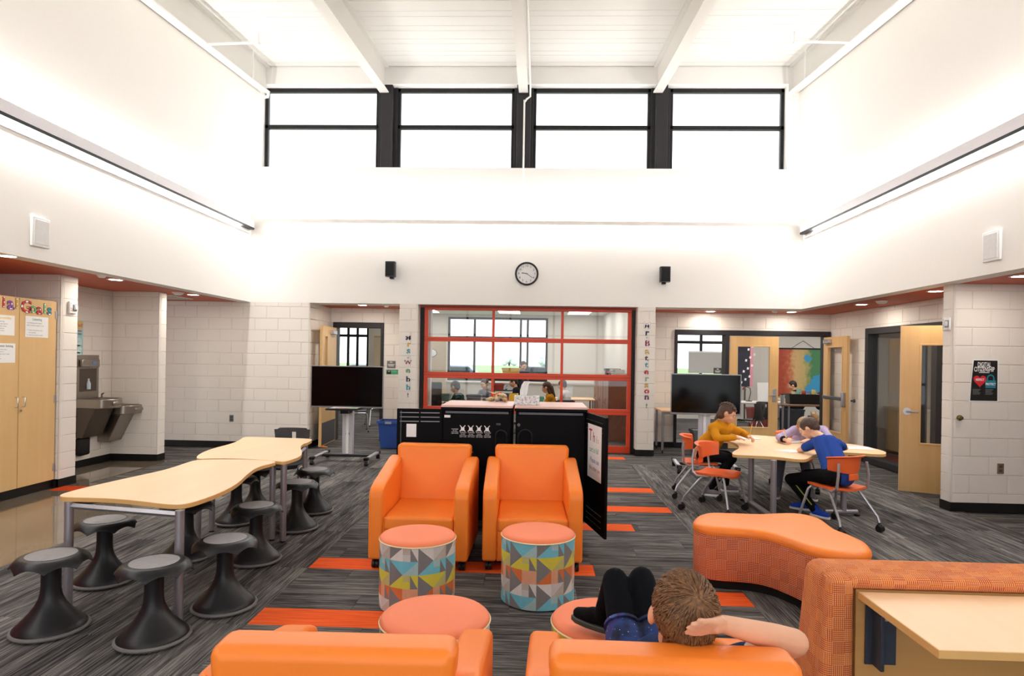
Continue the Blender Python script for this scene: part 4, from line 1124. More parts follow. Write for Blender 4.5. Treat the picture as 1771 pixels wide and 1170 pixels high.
# ---- wooden doors
def wood_door(name, hinge, ang, Wd, Hd, lite, parts, kick=False):
    """leaf from the hinge along the angle; local x along the leaf, y thickness"""
    d = struct(bpy.data.objects.new(name, None)); COL.objects.link(d); d.location = hinge; d.rotation_euler = (0, 0, ang)
    x0, x1, z0, z1 = lite; T = .0225
    for dims in ((0, x0, -T, T, .01, Hd), (x1, Wd, -T, T, .01, Hd), (x0, x1, -T, T, .01, z0), (x0, x1, -T, T, z1, Hd)):
        B('leaf_panel', DOORW, dims, d)
    for dims in ((x0-.015, x0+.008, -T-.006, T+.006, z0-.015, z1+.015), (x1-.008, x1+.015, -T-.006, T+.006, z0-.015, z1+.015), (x0, x1, -T-.006, T+.006, z0-.015, z0+.008), (x0, x1, -T-.006, T+.006, z1-.008, z1+.015)):
        B('lite_bead', DOORW, dims, d, bevel=.003)
    B('pane', GLASS, (x0, x1, -.003, .003, z0, z1), d)
    if kick: B('kick_plate', DGREYM, (.03, Wd-.03, -T-.003, T+.003, .03, .42), d)
    return d
def lever(d, x, s, direction=-1, z=1.0, plate=False):
    y = s*.0225
    if plate: r = B('escutcheon', LGREYM, (x-.035, x+.035, min(y, y+s*.012), max(y, y+s*.012), z-.12, z+.12), d, bevel=.004)
    else: r = MB().cyl((x, y, z), (x, y+s*.012, z), .045, 20).build('rose', LGREYM, d)
    MB().tube([(x, y+s*.01, z), (x, y+s*.05, z), (x+direction*.02, y+s*.055, z), (x+direction*.12, y+s*.055, z)], .012, 8).build('lever', LGREYM, d)
def closer(d, x, s, z): B('closer', LGREYM, (x-.12, x+.12, min(s*.0225, s*.085), max(s*.0225, s*.085), z-.035, z+.035), d, bevel=.008)
# left classroom door, standing open towards us
d = wood_door('door_2', (-3.80, 11.66, 0), math.radians(-87), .91, 2.13, (.60, .76, .75, 1.95), None, True)
closer(d, .30, 1, 2.03); lever(d, .84, 1)
t = thing('door_wedge', 'small orange wedge under the open left classroom door', 'door wedge', (-3.70, 10.80, 0))
MB().hexa([(-.06, -.02, 0), (.07, -.02, 0), (.07, .02, 0), (-.06, .02, 0)], [(-.06, -.02, .035), (.07, -.02, .004), (.07, .02, .004), (-.06, .02, .035)]).build('body', plain('ef7a1a', .5), t); B('grip', plain('d86a10', .5), (-.075, -.06, -.02, .02, 0, .03), t)
fr = lambda n, *dm: struct(B('trim_%d' % n, CHAR, dm, bevel=.004))
fr(30, DL0, DL0+.05, 11.66, 11.92, 0, DLZ); fr(31, DL1-.05, DL1, 11.66, 11.92, 0, DLZ); fr(32, DL0+.05, DL1-.05, 11.66, 11.92, DLZ-.10, DLZ)
# right double doors with side light
fr(33, DR0, DR0+.05, 11.66, 11.92, 0, DRZ); fr(34, 3.49, 3.555, 11.66, 11.92, 0, DRZ-.09); fr(35, DR1-.05, DR1+.02, 11.66, 11.92, 0, DRZ); fr(36, DR0+.05, DR1-.05, 11.66, 11.92, DRZ-.09, DRZ)
fr(37, DR0+.05, 3.49, 11.66, 11.92, 0, .10)
wn = struct(bpy.data.objects.new('window_6', None)); COL.objects.link(wn)
B('pane', GLASS, (DR0+.05, 3.49, 11.77, 11.778, .10, DRZ-.09), wn)
d = wood_door('door_3', (3.56, 11.70, 0), 0, .90, 2.08, (.145, .745, .40, 1.90), None); lever(d, .83, -1, -1, 1.0, True)
for z in (.3, 1.1, 1.9): B('hinge', LGREYM, (-.01, .012, -.035, -.02, z-.06, z+.06), d)
d = wood_door('door_4', (5.29, 11.67, 0), math.radians(-91), .90, 2.08, (.17, .74, .40, 1.90), None); closer(d, .22, -1, 2.0)
eb = MB().box(.10, .82, -.085, -.05, .97, 1.03).build('exit_bar', DGREYM, d, bevel=.01); B('latch_case', LGREYM, (.79, .87, -.075, -.0225, .87, 1.12), d, bevel=.01); B('bar_end', LGREYM, (.10, .16, -.05, -.0225, .96, 1.04), d, bevel=.006)
p = onx(1478, 694, XOR)
t = thing('door_stop', 'round wall door stop behind the right open double door', 'door stop', (XOR, p.y, p.z), -PI/2)
MB().lathe([(.03, 0), (.03, .012), (.018, .02), (.018, .06), (.008, .062)], 16).xf(Matrix.Rotation(PI/2, 4, 'X')).build('body', DGREYM, t)
# right glass partition with its open door
X0, X1 = XOR-.02, XOR+.16
fr(40, X0, X1, SR1-.09, SR1, 0, SRZ); fr(41, X0, X1, 9.08, 9.16, 0, SRZ-.10); fr(42, X0, X1, 8.60, 8.72, 0, SRZ-.10); fr(43, X0, X1, SR0, SR0+.05, 0, SRZ); fr(44, X0, X1, SR0+.05, SR1-.09, SRZ-.10, SRZ); fr(45, X0, X1, 8.72, 9.08, 0, .10); fr(46, X0, X1, 9.16, SR1-.09, 0, .10)
wn = struct(bpy.data.objects.new('window_7', None)); COL.objects.link(wn)
for a, b in ((8.72, 9.08), (9.16, SR1-.09)): B('pane', GLASSR, (XOR+.06, XOR+.066, a, b, .10, SRZ-.10), wn)
hg = Vector((5.39, 7.74)); fe = Vector((4.62, 8.11)); dv = fe-hg
d = wood_door('door_5', (hg.x, hg.y, 0), math.atan2(dv.y, dv.x), dv.length, 2.10, (.15, dv.length-.22, .62, 1.86), None); lever(d, dv.length-.08, 1, -1, 1.02)
# ---- wall signs by the left door
def wall_sign(px0, px1, py0, py1, Y, name, label, cat, build):
    a, b = ony(px0, py0, Y), ony(px1, py1, Y)
    t = thing(name, label, cat, ((a.x+b.x)/2, Y, b.z)); build(t, (b.x-a.x)/2, a.z-b.z); return t
def sg(t, w, h):
    B('plate', plain('6f6d6c', .45), (-w, w, -.008, -.0005, 0, h), t, bevel=.003); 
    link('room_text', text_mesh('401', h*.26, 0, .001, 'CENTER', WHITEP), t, loc=(0, -.0088, h*.80), rot=FACE_FRONT); link('room_text', text_mesh('LEARNING\nSTUDIO', h*.2, 0, .001, 'CENTER', WHITEP), t, loc=(0, -.0088, h*.38), rot=FACE_FRONT)
    B('name_strip', plain('cfcac5', .5), (-w, w, -.007, -.0005, -.035, -.01), t)
wall_sign(669.5, 684, 624.5, 637, 11.7, 'room_sign', 'grey room sign with raised text beside left classroom door', 'sign', sg)
def cd(t, w, h):
    B('card', plain('3da377', .6, grain=.15, scale=20), (-w, w, -.003, -.0005, 0, h), t)
    part(MB().lathe([(.03, 0), (.032, .02), (.022, .05), (.014, .058)], 12).xf(Matrix.Translation((-w*.55, -.003, 0)) @ Matrix.Diagonal((1.3, .03, 1.3, 1))).build('printed_jacket', plain('16171a', .6), t), 'dark jacket in the print')
    part(MB().cyl((-w*.55, -.0045, h*.66), (-w*.55, -.003, h*.66), .026, 16).build('printed_hair', plain('2a1c16', .7), t), 'dark hair in the print'); MB().cyl((-w*.53, -.0052, h*.64), (-w*.53, -.0046, h*.64), .016, 16).build('printed_face', plain('d9a98c', .6), t)
    for i in range(2): B('printed_line', plain('8fd0b0', .6), (-w*.1, w*.8, -.004, -.003, h*(.45+.2*i), h*(.52+.2*i)), t)
wall_sign(668, 688.5, 639.5, 648, 11.7, 'picture_card', 'green card with a small portrait print under the room sign', 'card', cd)
t = wall_sign(1234, 1248, 636.5, 647, 11.765, 'room_sign', 'dark room sign on the glass beside the double doors', 'sign', lambda t, w, h: (B('plate', plain('4a4848', .45), (-w, w, -.008, -.0005, 0, h), t, bevel=.003), link('room_text', text_mesh('402', h*.26, 0, .001, 'CENTER', WHITEP), t, loc=(0, -.0088, h*.78), rot=FACE_FRONT), link('room_text', text_mesh('LEARNING\nSTUDIO', h*.2, 0, .001, 'CENTER', WHITEP), t, loc=(0, -.0088, h*.36), rot=FACE_FRONT)))
# ---- cut-out letters on the two pillars
grpA, grpB = 'cut-out letters on the left pillar', 'cut-out letters on the right pillar'
NAVY, TEAL, YEL, MAG, GRN, RED, WHT_ = '2b2550', '3aa5b5', 'e0a83a', '9a2f5a', '6fae6a', 'c5222e', 'e9e4e6'
def col_letters(rows, grp, side):
    for ch, px, py, size, col, desc in rows:
        p = ony(px, py, YB); letter(ch, (p.x, YB, p.z), FACE_FRONT, size, col, '%s, %s' % (desc, side), grp, sx=1.15)
col_letters([('M', 706, 585.5, .11, NAVY, 'navy dotted capital M at the top'), ('r', 707, 595.8, .125, YEL, 'yellow letter r under the M'), ('s', 706.5, 607, .15, TEAL, 'teal letter s above the dot'), ('.', 706, 616, .14, '4a4a55', 'dark full stop between the words'), ('W', 705.5, 627.3, .10, MAG, 'magenta dotted letter W'), ('e', 705.5, 641, .14, GRN, 'green letter e'),
             ('b', 706, 656.5, .13, NAVY, 'navy dotted letter b, upper of the two'), ('b', 706, 670.6, .13, TEAL, 'teal letter b, lower of the two'), ('!', 705.5, 684, .11, '8a3a4a', 'small red exclamation mark')], grpA, 'on left pillar')
col_letters([('M', 1119, 563.6, .14, WHT_, 'white outlined capital M at the top'), ('r', 1119, 576, .14, NAVY, 'navy dotted letter r under the M'), ('.', 1119, 581, .14, GRN, 'tiny green full stop'), ('B', 1119.5, 594.6, .13, MAG, 'magenta dotted capital B'), ('a', 1119, 608, .14, YEL, 'yellow letter a'), ('t', 1118, 620, .13, NAVY, 'navy dotted letter t'), ('t', 1118, 631.5, .13, TEAL, 'teal letter t'),
             ('e', 1117.7, 643.5, .14, RED, 'red dotted letter e'), ('r', 1118.3, 655.4, .14, '9cc49a', 'pale green letter r'), ('s', 1117.7, 666.5, .14, YEL, 'yellow letter s'), ('o', 1118.5, 676.6, .14, RED, 'red dotted letter o'), ('n', 1118.5, 687, .14, '6a2f6a', 'purple dotted letter n'), ('!', 1118.3, 703, .12, '4a9a5a', 'small green exclamation mark')], grpB, 'on right pillar')

# ================================================================ right side furniture
# ---- table against the niche wall and bin
p = onz(1140, 772)
t = thing('side_table', 'narrow maple topped table against the wall behind the right television', 'table', (2.45, 11.2, 0))
B('laminate_top', MAPLE_TOP, (-.28, .75, -.3, .35, .725, .75), t, bevel=.004)
for x in (-.24, .70):
    for y in (-.26, .30):
        l = MB().tube([(x, y, .06), (x, y, .725)], .022, 12).build('leg', GREYM, t); MB().cyl((x-.012, y, .03), (x+.012, y, .03), .03, 12).cyl((x, y, .03), (x, y, .065), .008, 8).build('caster', BLKP, l)
B('rail', GREYM, (-.24, .70, -.275, -.245, .68, .72), t)
p = onz(1200, 778)
t = thing('waste_bin', 'grey waste bin under the right television', 'bin', (p.x+.05, 11.1, 0)); bin_(t, .15, .12, .19, .16, .40, plain('5a5b58', .6), .012); B('liner', plain('3e3f42', .35), (-.17, .17, -.14, .14, .385, .40), t, bevel=.01)
# ---- pupils' table
TH = .65
def wave_top(px, H):
    pts = [onz(x, y, H) for x, y in px]
    return [(p.x, p.y) for p in chaikin([(p.x, p.y, 0) for p in pts], 2)]
out = [(1242, 756), (1241, 761), (1262, 763), (1276, 769), (1279, 776), (1268, 781), (1266, 785), (1270, 787), (1295, 788), (1340, 790), (1380, 795), (1395, 795), (1402, 790), (1420, 782), (1470, 783), (1528, 787), (1534, 784), (1528, 780), (1495, 772), (1470, 768), (1440, 766), (1400, 762), (1360, 757), (1320, 754), (1290, 752)]
pts = wave_top(out, TH); cx = sum(p[0] for p in pts)/len(pts); cy = sum(p[1] for p in pts)/len(pts)
t = thing('wave_table', 'maple wave table where the three children are writing', 'table', (cx, cy, 0))
loc = [(x-cx, y-cy) for x, y in pts]
MB().prism(loc, TH-.004, TH).build('laminate_top', MAPLE_TOP, t, smooth=20); MB().prism(loc, TH-.03, TH-.004).build('edge_band', MAPLE_EDGE, t, smooth=50)
def tfoot(a, b, stems):
    A, Bq = onz(*a, 0), onz(*b, 0)
    f = MB().tube([(A.x-cx, A.y-cy, .045), (Bq.x-cx, Bq.y-cy, .045)], .026, 12).build('foot_bar', GREYM, t)
    for e in (A, Bq): MB().lathe([(.03, 0), (.03, .02)], 10, (e.x-cx, e.y-cy, 0)).build('glide', BLKP, f)
    for s in stems:
        q = A+(Bq-A)*s; MB().tube([(q.x-cx, q.y-cy, .05), (q.x-cx, q.y-cy, TH-.03)], .03, 16).build('column', GREYM, t)
tfoot((1284, 866), (1340, 905), (.28, .95)); tfoot((1426, 893), (1482, 893), (.58,))
# ---- orange caster chairs
def make_caster_chair():
    t = thing('caster_chair', 'x', 'chair', (0, 0, 0), 0, 'orange chairs on casters')
    # seat: faces +x
    n = 10; g = MB(); rows = [(-.21, .17, .415), (-.17, .195, .405), (0, .205, .408), (.12, .20, .414), (.185, .18, .41), (.20, .15, .40)]
    top = [[(x-(.012*(k/5)**2 if x > .1 else 0), w*k/5, z+.012*(k/5)**2-.008*(1-abs(k)/5)) for k in range(-5, 6)] for x, w, z in rows]
    def sheet(fr, th):
        g = MB(); R_, Cn = len(fr), len(fr[0])
        for d in (0, th):
            o = len(g.v); g.v += [tuple(Vector(q)+Vector(dd)*d) for r, in zip(fr) for q, dd in zip(r, [(0, 0, -1)]*Cn)]
            for i in range(R_-1):
                for k in range(Cn-1): f = [o+i*Cn+k, o+(i+1)*Cn+k, o+(i+1)*Cn+k+1, o+i*Cn+k+1]; g.f.append(f if not d else f[::-1]); g.mi.append(0)
        o = R_*Cn
        rim = [i*Cn for i in range(R_)]+[(R_-1)*Cn+k for k in range(1, Cn)]+[i*Cn+Cn-1 for i in range(R_-2, -1, -1)]+[k for k in range(Cn-2, 0, -1)]
        for a, b in zip(rim, rim[1:]+rim[:1]): g.f.append([a, b, b+o, a+o]); g.mi.append(0)
        return g
    sheet(top, .022).build('seat', ORP, t, smooth=60)
    # back shell: curved band, thickness outward
    b = MB(); arc = [math.radians(180+q) for q in range(-62, 63, 12)]
    prof = [(.205, .545), (.212, .60), (.218, .66), (.228, .70), (.262, .712), (.272, .705), (.262, .695), (.236, .685), (.232, .66), (.225, .60), (.218, .545)]
    rings = []
    for a in arc:
        rel = abs(a-PI)/math.radians(62); rings.append([(r*math.cos(a)*1.0+.02, r*math.sin(a)*1.02, z+(.02*(1-rel**2) if z > .68 else (.035*rel if z < .6 else 0))) for r, z in prof])
    b.loft(rings, True); b.build('backrest', ORP, t, smooth=50)
    B('back_slot_rim', ORP, (-.212, -.20, -.06, .06, .49, .55), t, bevel=.008)
    for s in (-1, 1):
        MB().tube([(-.02, s*.175, .385), (-.15, s*.20, .385), (-.195, s*.20, .42), (-.205, s*.195, .54), (-.195, s*.18, .66)], .013, 8).build('back_upright', LGREYM, t)
        MB().tube([(.13, s*.17, .385), (.15, s*.19, .36), (.215, s*.235, .085)], .013, 8).build('leg', LGREYM, t)
        MB().tube([(-.08, s*.17, .385), (-.11, s*.19, .36), (-.27, s*.245, .14), (-.285, s*.25, .085)], .013, 8).build('leg', LGREYM, t)
        for x, y in ((.215, .235), (-.285, .25)):
            c = MB().cyl((x-.01, s*y-.026, .032), (x-.01, s*y+.026, .032), .032, 14).build('caster', BLKP, t); MB().cyl((x, s*y, .03), (x, s*y, .09), .012, 8).ball((x, s*y, .058), (.026, .026, .018)).build('hood', BLKP, c)
    MB().tube([(.10, -.19, .383), (.10, .19, .383)], .012, 8).build('cross_tube', LGREYM, t); MB().tube([(-.08, -.19, .383), (-.08, .19, .383)], .012, 8).build('cross_tube', LGREYM, t)
    return t
cc = make_caster_chair()
def place(o, x, y, a, lab): o.location = (x, y, 0); o.rotation_euler = (0, 0, math.radians(a)); o['label'] = lab
CH = {'empty': (1.98, 6.82, -40), 'a': (1.98, 7.55, -12), 'boy': (2.97, 6.28, 113), 'b': (3.30, 8.06, -105)}
place(cc, *CH['empty'], 'empty orange caster chair at the left of the children table')
o = copy_tree(cc); place(o, *CH['a'], 'orange caster chair holding the girl in the mustard sweater')
o = copy_tree(cc); place(o, *CH['boy'], 'orange caster chair holding the boy in the blue shirt')
o = copy_tree(cc); place(o, *CH['b'], 'orange caster chair under the girl in the lilac hoodie, mostly hidden')
# ---- kidney bench
raw = [(50, 92), (75, 108), (130, 126), (230, 134), (350, 140), (450, 155), (560, 190), (680, 235), (800, 258), (900, 262), (965, 258), (985, 244), (978, 222), (950, 195), (880, 163), (800, 135), (765, 110), (720, 75), (640, 55), (560, 47), (460, 50), (380, 54), (250, 48), (130, 45), (75, 60)]
BZ = .44
pts = [onz(1180+x/2.997, 870+y/2.997, BZ) for x, y in raw]
pts = [(p.x, p.y) for p in chaikin([(p.x, p.y, 0) for p in pts], 2)]
area_ = sum(pts[i][0]*pts[(i+1) % len(pts)][1]-pts[(i+1) % len(pts)][0]*pts[i][1] for i in range(len(pts)))
if area_ < 0: pts = pts[::-1]
cx = sum(p[0] for p in pts)/len(pts); cy = sum(p[1] for p in pts)/len(pts)
t = thing('kidney_bench', 'orange kidney shaped bench with woven sides and black plinth', 'bench', (cx, cy, 0))
loc = [Vector((x-cx, y-cy)) for x, y in pts]
def inset(P, d):
    n = len(P); q = []
    for i in range(n):
        tn = (P[(i+1) % n]-P[i-1]).normalized(); q.append(P[i]+Vector((-tn.y, tn.x))*d)
    return q
rg = lambda d, z: [(p.x, p.y, z) for p in inset(loc, d)]
MB().loft([rg(.0, .385), rg(-.003, .40), rg(.0, .415), rg(.012, .43), rg(.03, .438), rg(.06, .441)]).build('seat_top', ORV, t, smooth=60)
m = MB().loft([rg(.012, .065), rg(.004, .075), rg(.003, .385)], False)
me = m.mesh('woven_side', WEAVE, 60); uv = me.uv_layers.new(name='UVMap'); n = len(loc)
per = [0]
for i in range(n): per.append(per[-1]+(loc[(i+1) % n]-loc[i]).length)
for poly in me.polygons:
    ks = [me.loops[l].vertex_index for l in poly.loop_indices]; wrap = any(k % n == n-1 for k in ks) and any(k % n == 0 for k in ks)
    for l, k in zip(poly.loop_indices, ks): uv.data[l].uv = (per[n] if wrap and k % n == 0 else per[k % n], me.vertices[k].co.z)
link('woven_side', me, t)
MB().loft([rg(.045, 0), rg(.04, .066)]).build('plinth', BASEB, t, smooth=60)
# ---- booth with its worktop, lower right corner
def uvbox(o, sx=1.0):
    me = o.data; uv = me.uv_layers.new(name='UVMap')
    for poly in me.polygons:
        nn = poly.normal
        for l in poly.loop_indices:
            c = me.vertices[me.loops[l].vertex_index].co
            uv.data[l].uv = (c.x, c.y) if abs(nn.z) > .6 else ((c.x, c.z) if abs(nn.y) > .6 else (c.y, c.z))
    return o
fc, nc = onz(1473, 1016, .74), onz(1637, 1125, .74)
BX0, BYF = fc.x, fc.y
t = thing('study_booth', 'high booth back upholstered in orange weave at the lower right corner', 'booth', (BX0, BYF, 0))
m = MB().hexa([(-.155, .005, .06), (1.6, .005, .06), (1.6, .24, .06), (-.155, .24, .06)], [(-.105, .005, .80), (1.6, .005, .80), (1.6, .20, .80), (-.105, .20, .80)])
uvbox(rounded(m.build('upholstered_back', WEAVE2, t, smooth=None), .05, 4))
m = MB().hexa([(-.15, -.045, .06), (-.004, -.045, .06), (-.004, .05, .06), (-.15, .05, .06)], [(-.10, -.045, .79), (-.004, -.045, .79), (-.004, .05, .79), (-.10, .05, .79)])
uvbox(rounded(m.build('padded_edge', WEAVE2, t, smooth=None), .03, 3))
m = MB().box(-.03, 1.6, -.045, .05, .742, .795); uvbox(rounded(m.build('padded_edge', WEAVE2, t, smooth=None), .025, 3))
B('inner_panel', m_wood(S('b98a4e'), S('c99a5c')), (0.002, 1.6, -.03, .0, .06, .742), t)
B('plinth', BASEB, (-.05, 1.6, .02, .22, 0, .06), t)
D = BYF-nc.y
wt = MB().box(.003, 1.6, -D, -.047, .713, .74).build('worktop', MAPLE_TOP, t, bevel=.003); B('front_edge', MAPLE_EDGE, (.003, 1.6, -D-.003, -D, .714, .739), wt); B('side_edge', MAPLE_EDGE, (0, .003, -D-.003, -.047, .714, .739), wt)
br = MB().box(.06, .075, -.10, -.031, .46, .713).build('bracket', plain('3b414d', .45, .3), t, bevel=.003)
m = MB().add([(.035, -.034, .70), (.035, -.034, .46), (.15, -.034, .46), (.15, -.034, .70), (.035, -.04, .70), (.035, -.04, .46), (.15, -.04, .46), (.15, -.04, .70)], [(0, 1, 2, 3), (7, 6, 5, 4), (0, 4, 5, 1), (1, 5, 6, 2), (2, 6, 7, 3), (3, 7, 4, 0)]); m.build('bracket_plate', plain('3b414d', .45, .3), br)
MB().cyl((.11, -.046, .64), (.11, -.04, .64), .012, 12).build('bolt', LGREYM, br)
MB().hexa([(.05, -D+.06, .700), (.085, -D+.06, .700), (.085, -.05, .690), (.05, -.05, .690)], [(.05, -D+.06, .712), (.085, -D+.06, .712), (.085, -.05, .712), (.05, -.05, .712)]).build('support_arm', LGREYM, t)
# ================================================================ people
def m_skin(c):
    m, nt, b = new_mat('skin')
    n = noise(nt, coords(nt), 14, 3); nt.links.new(mixc(nt, n, tuple(x*.9 for x in c), tuple(min(1, x*1.06) for x in c)), b.inputs['Base Color'])
    b.inputs['Roughness'].default_value = .5; b.inputs['Subsurface Weight'].default_value = .08; b.inputs['Subsurface Radius'].default_value = (.02, .008, .004); return m
def m_cloth(c, scale=220, amt=.25):
    if isinstance(c, str): c = S(c)
    m, nt, b = new_mat('cloth')
    n = noise(nt, coords(nt), scale, 2); n2 = noise(nt, coords(nt), 9, 3)
    nt.links.new(mixc(nt, n2, tuple(x*.85 for x in c), tuple(min(1, x*1.1) for x in c)), b.inputs['Base Color'])
    b.inputs['Roughness'].default_value = .9; b.inputs['Specular IOR Level'].default_value = .1; bump(nt, b, mathn(nt, 'ADD', mathn(nt, 'MULTIPLY', n, .2), n2), amt, .02); return m
def m_hair(c0, c1):
    m, nt, b = new_mat('hair')
    n = noise(nt, coords(nt, 'Object', (1, 1, 1)), 90, 4, .7)
    nt.links.new(ramp(nt, n, [(.3, c0), (.7, c1)]), b.inputs['Base Color']); b.inputs['Roughness'].default_value = .55; bump(nt, b, n, .5, .01); return m
def frame(fwd, up=(0, 0, 1)):
    f = Vector(fwd).normalized(); u = Vector(up); r = f.cross(u).normalized(); u = r.cross(f).normalized()
    return Matrix((r, f, u)).transposed()          # columns: right, forward, up
def blob(name, prims, mat, parent, voxel=.008, it=5):
    m = MB(); o = parent.location
    for p in prims:
        if p[0] == 'c': m.capsule(Vector(p[1])-o, Vector(p[2])-o, p[3], p[4], 12)
        else: m.ball(Vector(p[1])-o, p[2], 16, 10, rot=p[3] if len(p) > 3 else None)
    ob = m.build(name, mat, parent, smooth=None)
    r = ob.modifiers.new('remesh', 'REMESH'); r.mode = 'VOXEL'; r.voxel_size = voxel; r.use_smooth_shade = True
    s = ob.modifiers.new('smooth', 'SMOOTH'); s.iterations = it; s.factor = .5
    return ob
def hand_prims(wrist, dirv, palm_n, k=1.0, curl=.5, side=1):
    """palm and five fingers; dirv along the hand, palm_n out of the palm, side = +1/-1 for the thumb side"""
    d = Vector(dirv).normalized(); n = Vector(palm_n); n = (n-d*n.dot(d)).normalized(); s = d.cross(n).normalized()*side
    w = Vector(wrist); out = [('c', w, w+d*.03*k, .020*k, .021*k)]
    for q in (-.018, -.006, .006, .018): out.append(('c', w+d*.02*k+s*q*k*.9, w+d*.058*k+s*q*k, .0125*k, .0105*k))
    for i, (q, L) in enumerate(((.0245, .052), (.0085, .060), (-.0075, .056), (-.0225, .044))):
        a = w+d*.060*k+s*q*k; c1 = curl*.9; b = a+(d*math.cos(c1)+n*math.sin(c1)+s*q*2)*L*.5*k
        c2 = curl*2.1; c = b+(d*math.cos(c2)+n*math.sin(c2))*L*.42*k
        out += [('c', a, b, .0088*k, .0080*k), ('c', b, c, .0080*k, .0066*k)]
    a = w+d*.018*k+s*.022*k; b = a+(d*.55+s*.75+n*.35)*.032*k; c = b+(d*.9+s*.1+n*.5).normalized()*.026*k
    out += [('c', a, b, .0115*k, .0095*k), ('c', b, c, .0095*k, .0072*k)]
    return out
def head_prims(c, R, k=1.0, neck=None):
    c = Vector(c); V = lambda x, y, z: c+R@(Vector((x, y, z))*k)
    pr = [('e', V(0, -.012, .015), (.074*k, .092*k, .088*k), R), ('e', V(0, .022, -.035), (.058*k, .062*k, .066*k), R), ('e', V(0, .045, -.075), (.034*k, .034*k, .026*k), R),
          ('c', V(0, .078, -.002), V(0, .094, -.030), .008*k, .0125*k), ('e', V(.032, .055, -.032), (.026*k, .026*k, .024*k), R), ('e', V(-.032, .055, -.032), (.026*k, .026*k, .024*k), R),
          ('c', V(-.016, .080, -.057), V(.016, .080, -.057), .0075*k, .0075*k), ('c', V(-.04, .070, .022), V(.04, .070, .022), .012*k, .012*k)]
    for s in (-1, 1):
        pr += [('e', V(s*.081, -.008, -.010), (.013*k, .022*k, .033*k), R @ Matrix.Rotation(s*.35, 3, 'Z')), ('e', V(s*.073, .0, -.022), (.009*k, .012*k, .014*k), R)]
    if neck is not None: pr.append(('c', V(0, -.015, -.06), neck, .045*k, .048*k))
    return pr
def face_parts(parent, c, R, k=1.0, skin=None):
    o = parent.location; c = Vector(c)-o; V = lambda x, y, z: c+R@(Vector((x, y, z))*k)
    for s in (-1, 1):
        e = MB().ball(V(s*.030, .079, -.004), (.012*k, .008*k, .008*k), 12, 8, rot=R).build('eye', plain('eae6e2', .2, grain=0), parent)
        MB().ball(V(s*.030, .0855, -.005), (.0055*k, .004*k, .0055*k), 10, 6, rot=R).build('iris', plain('3a2a1e', .2, grain=0), e)
        MB().tube([V(s*.016, .087, .014), V(s*.030, .088, .019), V(s*.045, .080, .014)], [.001*k, .0018*k, .0008*k], 6).build('eyebrow', plain('4a3525', .8), parent)
    MB().tube([V(-.019, .084, -.056), V(0, .0885, -.0575), V(.019, .084, -.056)], [.001*k, .0035*k, .001*k], 6).build('mouth', plain('b5655a', .5), parent)
def strands(name, parent, c, R, rad, n, L, mat, whorl=(0, -.75, .65), cover=lambda v: True, spread=.25, k=1.0, th=.0022):
    m = MB(); o = parent.location; c = Vector(c)-o; w = Vector(whorl).normalized(); rnd = random.Random(5); i = 0
    while i < n:
        v = Vector((rnd.gauss(0, 1), rnd.gauss(0, 1), rnd.gauss(0, 1))).normalized()
        if not cover(v): continue
        i += 1
        tn = v-w; tn -= v*tn.dot(v)
        if tn.length < .05: tn = Vector((rnd.gauss(0, 1), rnd.gauss(0, 1), 0))
        tn.normalize(); b = v.cross(tn); tn = (tn+b*(spread*rnd.gauss(0, 1)+.25)).normalized()
        S_ = lambda q: Vector((q.x*rad[0], q.y*rad[1], q.z*rad[2]))
        l = L*(.7+.6*rnd.random())
        p0 = S_(v)*.97; p1 = S_((v+tn*.5*l/rad[1]).normalized())*1.035; p2 = S_((v+tn*l/rad[1]).normalized())*(1.04+.05*rnd.random())
        m.tube([c+R@p0, c+R@p1, c+R@p2], [th, th*1.1, th*.25], 4)
    ob = m.build(name, mat, parent, smooth=80); ob['kind'] = 'stuff'; return ob
def shoe(parent, ank, toe, mat, sole, k=1.0):
    a, t_ = Vector(ank), Vector(toe); d = (t_-a); d.z = 0; d.normalize(); o = parent.location
    z0 = min(ank[2], toe[2])-.055*k
    P_ = lambda f, z: Vector((a.x, a.y, 0))+d*f*k+Vector((0, 0, z0+z*k))
    s = blob('shoe', [('c', P_(-.02, .052), P_(.05, .048), .036*k, .034*k), ('c', P_(.05, .042), P_(.125, .034), .036*k, .026*k), ('c', P_(-.02, .05), P_(-.005, .085), .036*k, .036*k)], mat, parent, .007*k)
    sd = Vector((-d.y, d.x, 0)); pts = []
    for f, w in ((-.065, .0), (-.05, .028), (.0, .036), (.06, .04), (.12, .034), (.155, .015)): pts.append((f, w))
    poly = [P_(f, 0)+sd*w*k for f, w in pts]+[P_(f, 0)-sd*w*k for f, w in pts[::-1]]
    q = MB().prism([(p.x-o.x, p.y-o.y) for p in poly], z0-o.z, z0+.022*k-o.z).build('sole', sole, s, bevel=.004)
    return s
def V3(*a): return Vector(a)
def P(px, py, Y): return ony(px, py, Y)
SKIN1, SKIN2, SKIN3 = m_skin(S('dba583')), m_skin(S('e6b596')), m_skin(S('dfa98a'))
def torso(neck, sl, sr, hips, r=1.0, inf=0.0):
    mid = (sl+sr)/2; a = mid+(hips-mid)*.35; b = mid+(hips-mid)*.7
    lat = (sr-sl).normalized()
    pr = [('c', sl, sr, .052*r+inf, .052*r+inf), ('c', mid+lat*.035, b+lat*.035, .085*r+inf, .08*r+inf), ('c', mid-lat*.035, b-lat*.035, .085*r+inf, .08*r+inf), ('c', b+lat*.04, hips+lat*.05, .085*r+inf, .092*r+inf), ('c', b-lat*.04, hips-lat*.05, .085*r+inf, .092*r+inf), ('c', neck, mid, .045+inf, .07+inf)]
    return pr
